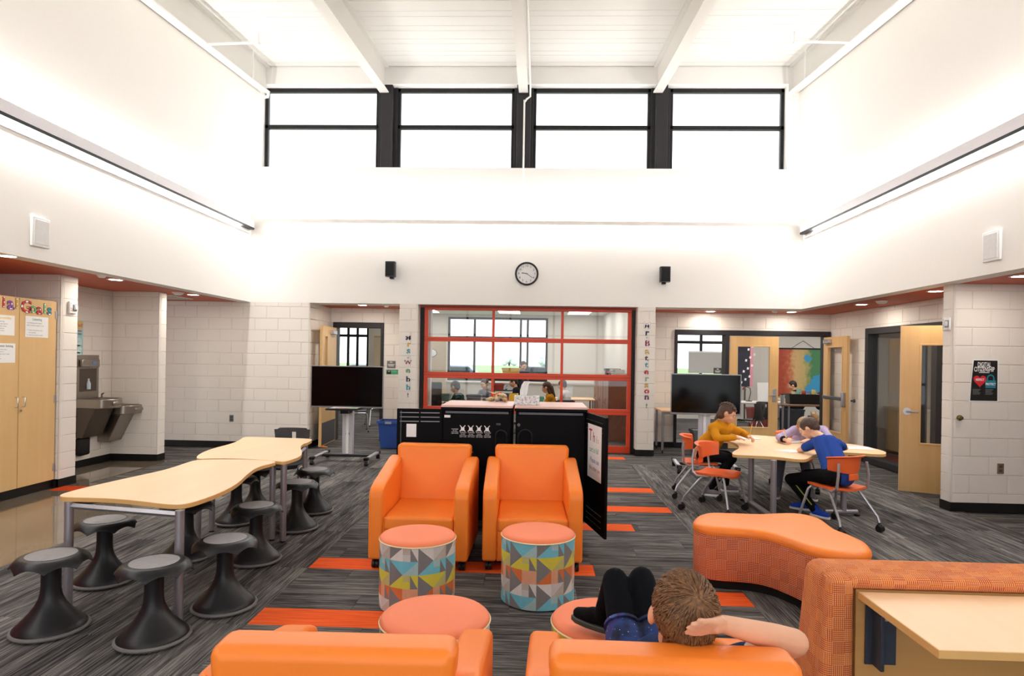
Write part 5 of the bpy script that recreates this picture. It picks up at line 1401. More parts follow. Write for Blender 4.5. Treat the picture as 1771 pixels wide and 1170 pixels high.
def sitting(name, label, root, J, skin, top, bottom, sleeve=.9, leg_cover=.93, shoes=None, head_f=(0, 1, 0), head_up=(0, 0, 1), head_k=1.0, hands=None, arm_r=1.0, face=True, top_name='sweater', bottom_name='trousers', vox=.0075, hemf=1.0, bulk=1.0):
    t = thing(name, label, 'person', root)
    R = frame(head_f, head_up)
    hips = (J['hl']+J['hr'])/2
    pr = head_prims(J['head'], R, head_k, J['neck'])+torso(J['neck'], J['sl'], J['sr'], hips, .93)
    for s in 'lr':
        pr += [('c', J['s'+s], J['e'+s], .036*arm_r, .030*arm_r), ('c', J['e'+s], J['w'+s], .030*arm_r, .021*arm_r), ('c', J['h'+s], J['k'+s], .068, .046), ('c', J['k'+s], J['a'+s], .045, .030)]
        if hands and s in hands: pr += hand_prims(J['w'+s], *hands[s])
    blob('body', pr, skin, t, vox, 3)
    mid = (J['sl']+J['sr'])/2; low = mid+(hips-mid)*hemf
    cl = torso(J['neck']+(J['sl']+J['sr']-2*J['neck'])*.12, J['sl'], J['sr'], low, bulk, .010)
    for s in 'lr':
        cl.append(('c', J['s'+s], J['e'+s] if sleeve > .5 else J['s'+s]+(J['e'+s]-J['s'+s])*.62, .052, .046 if sleeve > .5 else .05))
        if sleeve > .5: cl.append(('c', J['e'+s], J['e'+s]+(J['w'+s]-J['e'+s])*sleeve, .045, .035))
    blob(top_name, cl, top, t, .009, 4)
    tr = [('c', J['hl'], J['hr'], .095, .095)]
    if hemf < 1: tr += [('c', low+(J['hl']-hips)*.6, J['hl'], .085, .095), ('c', low+(J['hr']-hips)*.6, J['hr'], .085, .095)]
    for s in 'lr':
        tr += [('c', J['h'+s], J['k'+s], .082, .060), ('c', J['k'+s], J['k'+s]+(J['a'+s]-J['k'+s])*leg_cover, .058, .044)]
    blob(bottom_name, tr, bottom, t, .009, 4)
    if shoes:
        for s in 'lr': shoe(t, J['a'+s], J['a'+s]+J['toe'+s], *shoes)
    if face: face_parts(t, J['head'], R, head_k)
    return t, R

# ---- girl in the mustard sweater
c = CH['a']
J = dict(head=P(1259, 716, 7.30), neck=P(1246, 733, 7.36), sl=P(1262, 741, 7.50), sr=P(1234, 741, 7.24), el=P(1286, 750, 7.50), wl=P(1294, 754.5, 7.26), er=P(1240, 759, 7.10), wr=P(1272, 757.5, 7.15),
         hl=V3(1.99, 7.62, .505), hr=V3(1.99, 7.47, .505), kl=V3(2.33, 7.66, .47), kr=V3(2.31, 7.42, .47), al=V3(2.30, 7.62, .10), ar=V3(2.02, 7.36, .10), toel=V3(.1, -.02, 0), toer=V3(.1, -.03, 0))
t, R = sitting('person', 'girl in a mustard sweater writing at the left end of the table', (c[0], c[1], 0), J, SKIN1, m_cloth('cf8a1c', 260, .4), m_cloth('17171a'), .93, .9, (m_cloth('8d8488'), WHITEP), (.80, -.42, -.42), (.45, -.1, .9), 1.0,
               {'l': ((.55, -.8, -.35), (-.3, -.1, -1), 1.0, .7, -1), 'r': ((1, -.1, -.1), (0, 0, -1), 1.0, .3, 1)}, hemf=.62, bulk=1.12)
HB = m_hair(S('2c1c14'), S('6b4a35')); h = Vector(J['head']); Vh = lambda x, y, z: h+R@Vector((x, y, z))
blob('hair', [('e', Vh(0, -.026, .026), (.084, .096, .092), R), ('e', Vh(0, -.05, -.03), (.07, .065, .07), R), ('c', Vh(-.03, -.085, -.02), Vh(-.045, -.095, -.10), .026, .018), ('c', Vh(.03, -.085, -.02), Vh(.04, -.09, -.11), .026, .018)], HB, t, .007, 2)
bm = MB()
for s in (-1.6, -.8, 0, .8, 1.6):
    for q in range(9):
        a = math.radians(28+q*17); pt = Vh(.050*s*math.sin(a)*.95, -.026+.098*math.cos(a), .026+.094*math.sin(a)*(1-.06*s*s))-t.location
        bm.ball(pt, (.013, .012, .011), 8, 5)
b_ = bm.build('braid', HB, t, smooth=80); b_['kind'] = 'stuff'
# ---- boy in the blue shirt
c = CH['boy']
J = dict(head=P(1399, 741, 6.78), neck=P(1420, 757, 6.62), sl=P(1411, 766, 6.66), sr=P(1447, 769, 6.50), el=P(1383, 779, 6.78), wl=P(1402, 774, 7.0), er=P(1462, 775, 6.82), wr=P(1430, 768.5, 7.05),
         hl=V3(2.92, 6.22, .505), hr=V3(3.05, 6.28, .505), kl=P(1367, 829, 6.72), kr=P(1395, 822, 6.85), al=P(1411, 880, 6.52), ar=P(1392, 882, 6.78), toel=V3(.06, -.10, 0), toer=V3(-.08, .06, 0))
for s in 'lr': J['a'+s].z = .09
SH = m_cloth('2c4a98', 200, .35)
t, R = sitting('person', 'boy in a blue shirt bent over the table, seen from behind', (c[0], c[1], 0), J, SKIN2, SH, m_cloth('151517'), .3, .93, (m_cloth('2547b0'), plain('d8d5d0', .6)), (-.62, .55, -.55), (-.45, .35, .8), 1.0,
               {'l': ((.75, .55, .0), (0, 0, -1), 1.0, .4, 1), 'r': ((-.6, .7, -.1), (0, 0, -1), 1.0, .5, -1)}, 1.0, True, 'shirt', 'track_trousers')
HBo = m_hair(S('2b1d15'), S('5c4030')); h = Vector(J['head']); Vh = lambda x, y, z: h+R@Vector((x, y, z))
blob('hair', [('e', Vh(0, -.020, .028), (.083, .095, .086), R), ('e', Vh(0, -.06, -.018), (.062, .05, .055), R)], HBo, t, .007, 2)
for s, k_ in (('l', .0), ('r', .0)):
    a, b = J['h'+s], J['k'+s]; off = Vector((-.03, -.06, .035)) if s == 'l' else Vector((.06, .02, .04))
    MB().tube([a+(b-a)*.2+off-t.location, b+off*.75-t.location, J['a'+s]+(b-J['a'+s])*.15+off*.6-t.location], .006, 6).build('side_stripe', plain('b9c04a', .7), t)
# ---- girl in the lilac hoodie
c = CH['b']
J = dict(head=P(1391, 739, 7.62), neck=P(1399, 741, 7.75), sl=P(1424, 745, 7.86), sr=P(1374, 745, 7.82), el=P(1434, 757, 7.62), wl=P(1398, 762, 7.42), er=P(1348, 757, 7.66), wr=P(1357, 761, 7.45),
         hl=V3(3.38, 8.04, .50), hr=V3(3.23, 8.08, .50), kl=V3(3.22, 7.62, .48), kr=V3(2.98, 7.66, .48), al=V3(3.20, 7.36, .09), ar=V3(2.84, 7.42, .09), toel=V3(.0, -.1, 0), toer=V3(-.04, -.1, 0))
LIL = m_cloth('b3a3c4', 200, .35)
t, R = sitting('person', 'girl in a lilac hoodie writing at the back of the table', (c[0], c[1], 0), J, SKIN3, LIL, m_cloth('5f6470'), .80, .9, (m_cloth('777177'), WHITEP), (-.35, -.72, -.6), (-.2, -.35, .9), 1.0,
               {'r': ((.25, -.95, -.05), (.2, -.1, -1), 1.0, .7, 1), 'l': ((-.8, -.45, 0), (0, 0, -1), 1.0, .3, -1)}, 1.0, True, 'hoodie', 'jeans')
HBl = m_hair(S('6e5236'), S('b48f62')); h = Vector(J['head']); Vh = lambda x, y, z: h+R@Vector((x, y, z))
blob('hair', [('e', Vh(0, -.024, .024), (.085, .097, .092), R), ('e', Vh(.0, -.07, -.01), (.06, .045, .06), R)], HBl, t, .007, 2)
blob('ponytail', [('e', P(1409, 722, 7.72), (.05, .045, .05)), ('c', P(1406, 718, 7.70), P(1414, 728, 7.76), .03, .022), ('c', P(1404, 716, 7.7), P(1402, 712, 7.7), .014, .006), ('c', P(1409, 716, 7.7), P(1411, 711, 7.7), .014, .006)], HBl, t, .007, 2)
MB().ring([(.028, -.012), (.042, -.012), (.046, 0), (.042, .012), (.028, .012)], 18).xf(Matrix.Translation(P(1402, 724.5, 7.70)-t.location) @ Matrix.Rotation(.9, 4, 'Y')).build('scrunchie', m_cloth('1d2030'), t)
for s in 'lr':
    a, b = J['e'+s], J['w'+s]; MB().tube([a+(b-a)*.74-t.location, a+(b-a)*.95-t.location], [.039, .036], 12).build('cuff', m_cloth('1c1c20'), t)
# ---- boy lounging in the near armchair
AC = c4.location
hd = P(1181, 1054, 1.77)
J = dict(head=hd, neck=V3(hd.x, 1.86, .79), sl=V3(hd.x-.13, 1.92, .69), sr=V3(hd.x+.13, 1.93, .67), el=V3(hd.x-.20, 2.05, .56), wl=V3(hd.x-.08, 2.18, .60), er=P(1374, 1112, 1.75), wr=P(1250, 1080, 1.665),
         hl=V3(.33, 2.06, .525), hr=V3(.45, 2.06, .525), kl=P(1064, 1005, 2.42), kr=P(1110, 1003, 2.42), al=V3(.292, 2.60, .545), ar=V3(.37, 2.64, .545), toel=V3(-.08, .07, 0), toer=V3(.02, .1, 0))
t = thing('person', 'boy lounging in the near armchair with a hand behind his head', 'person', (AC.x, AC.y, 0))
R = frame((-.05, .80, .45), (0, -.45, .85)); hk = 1.06
sk = m_skin(S('e2a886')); hips = (J['hl']+J['hr'])/2
pr = head_prims(J['head'], R, hk, J['neck'])+torso(J['neck'], J['sl'], J['sr'], hips, .9)
wr = J['wr']; hv = (P(1200, 1089, 1.60)-wr)
pr += hand_prims(wr, hv, (0, .9, .5), 1.05, .12, 1)
for s in 'lr':
    pr += [('c', J['s'+s], J['e'+s], .040, .038), ('c', J['e'+s], J['e'+s]+(J['w'+s]-J['e'+s])*.3, .038, .037), ('c', J['e'+s]+(J['w'+s]-J['e'+s])*.3, J['w'+s], .037, .024), ('c', J['h'+s], J['k'+s], .062, .044), ('c', J['k'+s], J['a'+s], .042, .030)]
pr += hand_prims(J['wl'], (.6, .5, .1), (0, 0, -1), 1.0, .4, 1)
blob('body', pr, sk, t, .0055, 3)
cl = torso(J['neck']+(J['sl']+J['sr']-2*J['neck'])*.12, J['sl'], J['sr'], hips, .95, .009)
for s in 'lr': cl.append(('c', J['s'+s], J['s'+s]+(J['e'+s]-J['s'+s])*.45, .05, .046))
blob('shirt', cl, m_cloth('26355c'), t, .008, 4)
GAL = m_cloth('1b2c55', 60, .3)
m, nt, b = new_mat('galaxy_print'); n1 = noise(nt, coords(nt), 14, 4); vo = nt.nodes.new('ShaderNodeTexVoronoi'); vo.inputs['Scale'].default_value = 60; nt.links.new(coords(nt), vo.inputs['Vector'])
base_ = ramp(nt, n1, [(.35, S('10162c')), (.52, S('1e3a78')), (.62, S('3a2a6a')), (.75, S('3f7fc0'))])
nt.links.new(mixc(nt, mathn(nt, 'LESS_THAN', vo.outputs['Distance'], .10), base_, (.8, .85, .95)), b.inputs['Base Color']); b.inputs['Roughness'].default_value = .85
sh = [('c', J['hl'], J['hr'], .09, .09)]; lg = []
for s in 'lr':
    a, k_, an = J['h'+s], J['k'+s], J['a'+s]
    sh.append(('c', a, a+(k_-a)*.47, .080, .066)); lg += [('c', a, k_, .060, .050), ('c', k_, k_+(an-k_)*.95, .049, .040)]
blob('shorts', sh, m, t, .008, 3); blob('leggings', lg, m_cloth('0e0f14', 200, .2), t, .0075, 4)
for s in 'lr':
    a, k_ = J['h'+s], J['k'+s]; d_ = (k_-a).normalized(); q0 = a+(k_-a)*.545
    MB().tube([q0-t.location, q0+d_*.012-t.location], [.0655, .063], 24).build('shorts_hem', m, t)
    shoe(t, J['a'+s], J['a'+s]+J['toe'+s], m_cloth('121214'), plain('3f443c', .6))
face_parts(t, J['head'], R, hk)
HBr = m_hair(S('4a2c18'), S('94663c')); h = Vector(J['head']); Vh = lambda x, y, z: h+R@(Vector((x, y, z))*hk)
blob('hair', [('e', Vh(0, -.020, .026), (.081*hk, .098*hk, .090*hk), R), ('e', Vh(0, -.060, -.04), (.060*hk, .046*hk, .060*hk), R)], HBr, t, .006, 2)
strands('hair_tufts', t, Vh(0, -.020, .026), R, (.081*hk, .099*hk, .091*hk), 1500, .05, HBr, (.15, -.35, .9), lambda v: v.y < .45 or v.z > .35, .3)
strands('hair_tufts', t, Vh(0, -.060, -.04), R, (.060*hk, .047*hk, .061*hk), 500, .035, HBr, (0, .2, 1), lambda v: v.y < .1 and v.z < .5, .2)
# ---- papers, notebooks and pencils on the table
def book(px, py, rz, label, w=.15, d=.21, open_=True, cover=None):
    p = onz(px, py, TH)
    t = thing('notebook' if open_ else 'paper_sheet', label, 'notebook' if open_ else 'paper', (p.x, p.y, TH), math.radians(rz))
    if open_:
        for s in (-1, 1):
            x0, x1 = sorted((0, s*w)); B('page', WHITEP, (x0, x1, -d/2, d/2, .003, .009), t, bevel=.002)
        B('cover', plain(cover or '2a2b30', .6), (-w-.004, w+.004, -d/2-.004, d/2+.004, .0005, .003), t)
    else:
        B('sheet', WHITEP, (-w, w, -d/2, d/2, .0005, .002), t); B('sheet', WHITEP, (-w+.02, w+.03, -d/2-.01, d/2-.02, .002, .0035), t)
    for i in range(5):
        x0 = -w*.85; B('pencil_line', plain('9a9aa0', .8), (x0, x0+w*.7, -d*.35+i*d*.16, -d*.35+i*d*.16+.003, .0035 if not open_ else .009, .0040 if not open_ else .0095), t)
book(1289, 758.5, 8, 'open notebook under the hands of the girl in mustard', .14, .24, True, 'c9c7c4')
book(1372, 765, 12, 'open notebook with dark cover before the girl in lilac')
book(1480, 775, -12, 'loose white worksheet at the right end of the table', .13, .26, False)
book(1362, 781, 20, 'loose white worksheet under the elbow of the boy in blue', .10, .2, False)
def pencil(a, b, label):
    a, b = Vector(a), Vector(b); t = thing('pencil', label, 'pencil', a); d = b-a; L = d.length; d.normalize(); z = Vector((0, 0, 0))
    MB().tube([d*.018, d*(L-.02)], .004, 6).build('shaft', plain('e3b93a', .45), t, smooth=None); MB().tube([z, d*.018], [.0006, .004], 6).build('tip', plain('d9b48a', .6), t); MB().tube([d*(L-.02), d*L], .0042, 8).build('eraser', plain('d98a86', .6), t)
pencil(P(1296, 758, 7.22), P(1301, 733, 7.28), 'yellow pencil in the hand of the girl in mustard')
pencil(P(1361, 764, 7.40), P(1356, 742, 7.46), 'yellow pencil in the hand of the girl in lilac')
t = tag(MB().tube([onz(1236, 860, .012), onz(1245, 860, .012)], .011, 8).build('eraser', plain('d9a0a0', .7)), 'small pink eraser lying on the carpet under the chairs', 'eraser')
# ================================================================ the classrooms behind
ROOMF = CARPETB; YF = 19.2; CZ = 2.95
RW = plain('d8d2c9', .7); RWD = plain('c9b79a', .6)
struct(B('floor', ROOMF, (-8.2, 10.5, 10.9, YF, -.2, -.004)))
struct(B('ceiling', plain('e9e7e3', .8), (-8.2, 10.5, 11.75, YF+.2, CZ, CZ+.1)))
struct(B('wall_back', RW, (-8.2, 10.5, 11.72, 11.9, SOF, CZ)))
struct(B('wall_left', RW, (-8.0, -7.8, 11.9, YF, 0, CZ)))
struct(B('wall_right', RW, (2.02, 2.2, 11.9, YF, 0, CZ)))
struct(B('wall_right', RW, (10.3, 10.5, 11.9, YF, 0, CZ)))
def winwall(y, x0, x1, wins, z0=.95, z1=2.72, first=10):
    xs = [x0]
    for a, b, mull in wins: struct(B('wall_back', RW, (xs[-1], a, y, y+.2, 0, CZ))); xs.append(b)
    struct(B('wall_back', RW, (xs[-1], x1, y, y+.2, 0, CZ)))
    for i, (a, b, mull) in enumerate(wins):
        struct(B('wall_back', RW, (a, b, y, y+.2, 0, z0))); struct(B('wall_back', RW, (a, b, y, y+.2, z1, CZ)))
        wn = struct(bpy.data.objects.new('window_%d' % (first+i), None)); COL.objects.link(wn)
        zt = z0+(z1-z0)*.68
        for d in ((a, b, z0, z0+.07), (a, b, z1-.07, z1), (a, b, zt-.04, zt+.04)): B('frame_rail', BLACKF, (d[0], d[1], y+.03, y+.1, d[2], d[3]), wn)
        for x in (a+.035, b-.035, *mull): B('frame_stile', BLACKF, (x-.035, x+.035, y+.035, y+.095, z0, z1), wn)
        B('pane', GLASS, (a, b, y+.06, y+.066, z0, z1), wn)
X_ = lambda px, y=YF: ony(px, 620, y).x
winwall(YF, -8.0, 2.1, [(X_(560)-.6, X_(637), [X_(584), X_(601), X_(617)]), (X_(774), X_(947), [X_(820), X_(900), X_(912)])], .9, 2.86)
YF2 = 17.6
winwall(YF2, 2.1, 10.4, [(X_(1168, YF2), X_(1262, YF2), [X_(1213, YF2)])], .9, 2.72, 14)
# glowing ceiling panels, added to light the classrooms
k = 0
for nm, xs, ys in (('left', (-3.2, -.8, 1.2), (13.2, 15.6, 17.8)), ('right', (3.6, 5.6, 7.8), (13.4, 15.6))):
    for x in xs:
        for y in ys:
            t = thing('ceiling_fill_panel', 'added lit ceiling panel in the %s classroom, %s column, %s row from the doors' % (nm, ('left', 'middle', 'right')[xs.index(x)], ('first', 'second', 'third')[ys.index(y)]), 'ceiling light', (x, y, CZ), group='added ceiling panels of the %s classroom' % nm)
            B('frame', WHITEPL, (-.34, .34, -.64, .64, -.02, -.001), t); B('diffuser', PANEL, (-.30, .30, -.60, .60, -.024, -.02), t)
# outdoors
struct(B('floor', plain('7e9a66', .9, grain=.15, scale=.4), (-80, 90, YF+.5, 160, -.5, -.3)))
def car(x, y, col, lab):
    t = thing('parked_car', lab, 'car', (x, y, -.3))
    prof = [(-2.1, .35), (2.1, .35), (2.15, .75), (1.3, .95), (.75, 1.42), (-.95, 1.45), (-1.75, .98), (-2.15, .85)]
    n = len(prof); MB().add([(a, -.85, b) for a, b in prof]+[(a, .85, b) for a, b in prof], [tuple(range(n)), tuple(range(2*n-1, n-1, -1))]+[(i, n+i, n+(i+1) % n, (i+1) % n) for i in range(n)]).build('bodywork', plain(col, .3, .2), t, bevel=.06)
    B('side_glass', plain('20262c', .15), (-1.2, .85, -.87, -.84, 1.0, 1.36), t, bevel=.01)
    for q in (-1.3, 1.35):
        for s in (-.8, .8): MB().cyl((q, s-.1, .32), (q, s+.1, .32), .32, 16).build('wheel', BLKP, t)
car(-4.6, 36, '5d6b80', 'blue grey parked car outside the left part of the window'); car(.2, 36.5, '2f3a4d', 'dark parked car outside, right of the window mullion'); car(-9.5, 36, '8d9298', 'silver parked car outside, left of the classroom window')
for i, (x, y, h) in enumerate(((2, 150, 4.2), (9, 155, 5.2), (-7, 160, 3.6))):
    t = thing('distant_tree', ['hazy round tree far outside, nearest the window mullion', 'tallest hazy tree on the far horizon', 'low hazy tree at the left of the horizon'][i], 'tree', (x, y, -.3), group='trees on the horizon')
    MB().tube([(0, 0, 0), (0, 0, h*.4)], .3, 8).build('trunk', plain('6a6256', .9), t)
    m = MB()
    for k in range(14): m.ball((random.uniform(-.45, .45)*h, random.uniform(-.3, .3)*h, h*random.uniform(.15, .6)), h*random.uniform(.16, .26), 10, 7)
    c_ = m.build('crown', plain('cbd8dc', .9), t); c_['kind'] = 'stuff'  # distance haze put into the pale crown colour
# ---- furniture
def c_table(x, y, w, d, label, H=.66, top=MAPLE_TOP):
    t = thing('classroom_table', label, 'table', (x, y, 0)); B('tabletop', top, (-w, w, -d, d, H-.03, H), t, bevel=.006)
    for a in (-w+.06, w-.06):
        for b in (-d+.06, d-.06): MB().tube([(a, b, 0), (a, b, H-.03)], .02, 10).build('leg', GREYM, t)
    return H
def books(x, y, z, n, seed, label, rz=0):
    rnd = random.Random(seed); h = 0
    for i in range(n):
        col = rnd.choice(['b5402f', '3b6ea5', 'e0b13c', '4f8a5b', 'd8d4cc', '2f2f38', 'a56a3a'])
        nm = {'b5402f': 'red', '3b6ea5': 'blue', 'e0b13c': 'yellow', '4f8a5b': 'green', 'd8d4cc': 'white', '2f2f38': 'black', 'a56a3a': 'brown'}[col]
        th = rnd.uniform(.018, .04); t = thing('book', '%s book, %s from the bottom, %s' % (nm, ('first', 'second', 'third', 'fourth', 'fifth', 'sixth')[i], label), 'book', (x+rnd.uniform(-.02, .02), y, z+h), rz+rnd.uniform(-.2, .2), 'books stacked in the classrooms')
        B('pages', WHITEP, (-.10, .105, -.145, .145, .003, th-.003), t)
        B('cover', plain(col, .6), (-.11, .11, -.15, .15, 0, .003), t); B('cover', plain(col, .6), (-.11, .11, -.15, .15, th-.003, th), t); B('spine', plain(col, .6), (-.113, -.109, -.15, .15, 0, th), t); h += th
def tub(x, y, z, w, d, h, col, label):
    t = thing('storage_tub', label, 'tub', (x, y, z)); bin_(t, w*.88, d*.88, w, d, h, plain(col, .5), .008); B('contents', plain('cfc9bf', .8, grain=.3, scale=25), (-w*.85, w*.85, -d*.85, d*.85, h*.6, h*.8), t)
gx = lambda px, y: ony(px, 640, y).x
# row of tables just behind the glazed door
Ht = c_table(gx(785, 13.0), 13.0, .70, .38, 'classroom table behind the left panes of the red door')
c_table(gx(905, 13.6), 13.6, .75, .40, 'classroom table behind the middle panes of the red door')
c_table(gx(985, 15.2), 15.2, .60, .40, 'classroom table deeper in the room near the brown cupboards')
t = thing('window_counter', 'long low white counter under the classroom window', 'counter', (-1.0, YF-.3, 0)); B('body', plain('cfc8be', .7), (-3.4, 2.9, -.25, .29, 0, .84), t); B('worktop', plain('b9ada0', .5), (-3.42, 2.92, -.28, .295, .84, .88), t)
for i, (px, col, w) in enumerate(((734, '1d1f26', .17), (766, '3a5a52', .15), (820, '5a6068', .15), (868, '223a7a', .16), (888, 'd6b12f', .10))):
    tub(gx(px, 13.05 if px < 830 else 13.6), 13.15 if px < 830 else 13.75, Ht, w, .15, .16, col, ['black', 'dark green', 'grey', 'navy blue', 'yellow'][i]+' supply tub on a classroom table behind the red door')
tub(gx(929, 13.5), 13.45, Ht, .16, .12, .12, '5cb8a0', 'mint green supply tub behind the tissue box')
t = thing('shelf_unit', 'open dark shelf unit in the middle of the classroom', 'shelf', (gx(880, 15.4), 15.4, 0))
for z in (.02, .42, .80, 1.18): B('shelf', plain('4a3a30', .6), (-.38, .38, -.2, .2, z, z+.03), t)
for x in (-.38, .35): B('side_panel', plain('4a3a30', .6), (x, x+.03, -.2, .2, 0, 1.20), t)
tub(gx(884, 15.4), 15.4, 1.21, .22, .14, .15, 'd0a52f', 'yellow storage tub on top of the dark shelf unit'); tub(gx(872, 15.4)-.12, 15.4, .83, .12, .14, .14, 'a33a2a', 'red storage tub on the second shelf of the dark unit')
books(gx(872, 15.4)+.18, 15.4, .83, 4, 3, 'on the dark shelf unit')
# cupboards along the right
for i in range(3):
    y = 12.9+i*1.05; x = 2.0
    t = thing('wardrobe_cupboard', ['brown cupboard nearest the red door at the right', 'brown cupboard second from the red door', 'brown cupboard third from the red door'][i], 'cupboard', (x, y, 0))
    BR = m_wood(S('7a4a34'), S('8f5a40'), .4, (16, 16, 1)); B('carcass', BR, (-.55, 0, -.5, .5, 0, 1.25), t)
    for a, b in ((-.49, -.005), (.005, .49)):
        d = B('door', BR, (-.57, -.55, a, b, .06, 1.22), t, bevel=.003); MB().tube([(-.575, (a+b)/2+.15*(1 if a < -.1 else -1), .7), (-.60, (a+b)/2+.15*(1 if a < -.1 else -1), .72), (-.575, (a+b)/2+.15*(1 if a < -.1 else -1), .82)], .006, 6).build('handle', CHROME, d)
books(1.72, 13.1, 1.25, 5, 11, 'on the brown cupboard nearest the red door'); books(1.72, 12.7, 1.25, 3, 12, 'at the front edge of the nearest brown cupboard'); books(1.72, 13.85, 1.25, 5, 17, 'on the middle brown cupboard')
tub(1.72, 14.25, 1.25, .16, .18, .15, '1f2024', 'black tub on the middle brown cupboard')
# pin board with paper bubbles on the left wall end
t = thing('pin_board', 'tan pin board with paper speech bubbles on the left classroom wall', 'board', (-4.6, 17.9, 0)); B('board', RWD, (-.1, 2.0, 0, .05, .1, 2.15), t, bevel=.004); B('cap', plain('b7976a', .6), (-.1, 2.0, -.01, .06, 2.15, 2.19), t)
for x in (.2, 1.7): B('foot', DGREYM, (x-.03, x+.03, -.2, .25, 0, .10), t)
for i, (x, z) in enumerate(((.35, 1.7), (.95, 1.5), (1.55, 1.72), (1.35, 1.35))):
    q = MB().ball((x, -.006, z), (.17, .006, .11), 20, 8).add([(x-.08, -.004, z-.08), (x-.02, -.004, z-.1), (x-.10, -.004, z-.17), (x-.08, 0, z-.08), (x-.02, 0, z-.1), (x-.10, 0, z-.17)], [(0, 2, 1), (3, 4, 5), (0, 1, 4, 3), (1, 2, 5, 4), (2, 0, 3, 5)])
    part(MB().ball((x, -.003, z), (.185, .006, .125), 20, 8).build('bubble_outline', plain('26262c', .7), t), 'dark bubble outline'); q = MB().ball((x, -.008, z), (.17, .006, .11), 20, 8).build('speech_bubble', WHITEP, t)
# student chairs in the rooms: copies of the charcoal chair
sc0 = [o for o in COL.objects if o.name == 'student_chair'][0]
def s_chair(x, y, a, lab): o = copy_tree(sc0); o.location = (x, y, 0); o.rotation_euler = (0, 0, math.radians(a)); o['label'] = lab; o['group'] = 'charcoal student chairs'
sc0['group'] = 'charcoal student chairs'
s_chair(gx(620, 13.2), 13.2, 20, 'charcoal student chair seen through the left open door'); s_chair(gx(652, 14.4), 14.4, -150, 'charcoal student chair deeper behind the left television')
s_chair(gx(800, 12.35), 12.25, 92, 'charcoal student chair of the child with the open book'); s_chair(gx(975, 12.75), 12.75, 100, 'charcoal student chair of the child in mustard behind the red door')
t = thing('swivel_chair', 'black padded swivel chair behind the lower left pane of the red door', 'chair', (gx(737, 12.3), 12.3, 0), .5)
MB().rbox(-.24, .24, -.24, .24, .44, .52, .08, 4).build('seat', BLKP, t, bevel=.02); MB().rbox(-.24, .24, -.30, -.22, .56, 1.12, .035, 3).build('backrest', BLKP, t, bevel=.02); MB().cyl((0, 0, .1), (0, 0, .44), .03, 10).build('column', DGREYM, t)
MB().tube([(0, -.2, .46), (0, -.28, .5), (0, -.28, .7)], .02, 6).build('back_bar', DGREYM, t)
for k in range(5):
    a = 2*PI*k/5; l = MB().tube([(0, 0, .1), (.28*math.cos(a), .28*math.sin(a), .07)], .018, 6).build('star_leg', DGREYM, t); MB().ball((.28*math.cos(a), .28*math.sin(a), .03), .03, 8, 6).build('caster', BLKP, l)
# ---- far children, seated
def far_child(x, y, rz, label, top, hair, z=.46, lean=.12, bottom='2c3038', skin=SKIN1, long_=False, stand=False):
    M = Matrix.Translation((x, y, 0)) @ Matrix.Rotation(rz, 4, 'Z'); q = lambda a, b, c: M @ Vector((a, b, c))
    d0 = M.to_3x3() @ Vector((0, 1, -.35)); zz = z
    t = thing('person', label, 'person', (x, y, 0))
    R = frame(d0)
    hd = q(0, lean+.08, zz+.56); nk = q(0, lean+.02, zz+.42); sl, sr = q(-.14, lean, zz+.36), q(.14, lean, zz+.36); hl, hr = q(-.07, 0, zz+.04), q(.07, 0, zz+.04)
    el, er = q(-.19, lean+.10, zz+.20), q(.19, lean+.10, zz+.20); wl, wr = q(-.08, lean+.27, zz+.235), q(.08, lean+.27, zz+.235)
    kn = (lambda s: q(s*.09, .36, zz+.02)) if not stand else (lambda s: q(s*.08, .03, zz-.36)); an = (lambda s: q(s*.09, .32, .08)) if not stand else (lambda s: q(s*.08, 0, .08))
    pr = head_prims(hd, R, 1.05, nk)+torso(nk, sl, sr, (hl+hr)/2, .95)
    for a, b, c, g in ((sl, el, wl, -1), (sr, er, wr, 1)): pr += [('c', a, b, .04, .034), ('c', b, c, .034, .024)]+hand_prims(c, c-b, (0, 0, -1), 1.0, .4, -g)
    for s, hh in ((-1, hl), (1, hr)): pr += [('c', hh, kn(s), .06, .045), ('c', kn(s), an(s), .045, .03)]
    blob('body', pr, skin, t, .012, 3)
    cl = torso(nk+(sl+sr-2*nk)*.12, sl, sr, (hl+hr)/2, 1, .012)
    for a, b, c in ((sl, el, wl), (sr, er, wr)): cl += [('c', a, b, .053, .046), ('c', b, b+(c-b)*.85, .046, .036)]
    blob('top', cl, m_cloth(top), t, .013, 3)
    tr = [('c', hl, hr, .095, .095)]
    for s, hh in ((-1, hl), (1, hr)): tr += [('c', hh, kn(s), .08, .06), ('c', kn(s), kn(s)+(an(s)-kn(s))*.9, .058, .045)]
    blob('trousers', tr, m_cloth(bottom), t, .013, 3)
    H_ = m_hair(*(tuple(v*.6 for v in S(hair)), S(hair))); Vh = lambda a, b, c: hd+R@(Vector((a, b, c))*1.05)
    hp = [('e', Vh(0, -.022, .026), (.088, .10, .095), R), ('e', Vh(0, -.06, -.02), (.065, .05, .06), R)]
    if long_: hp += [('c', Vh(0, -.07, -.02), Vh(0, -.08, -.20), .07, .045), ('c', Vh(.06, -.03, -.02), Vh(.065, -.04, -.18), .03, .025), ('c', Vh(-.06, -.03, -.02), Vh(-.065, -.04, -.18), .03, .025)]
    blob('hair', hp, H_, t, .011, 2)
    for s in (-1, 1): shoe(t, an(s), an(s)+(M.to_3x3() @ Vector((0, .1, 0))), m_cloth('33343a'), WHITEP)
    face_parts(t, hd, R, 1.05)
far_child(gx(803, 12.35), 12.30, math.radians(70), 'child in dark green reading behind the left panes of the red door', '1f3a30', '2a1c14')
far_child(gx(845, 14.0), 14.3, math.radians(150), 'child in grey seated left of the corn bundle, behind the glass', '7d7d86', '3a2a20')
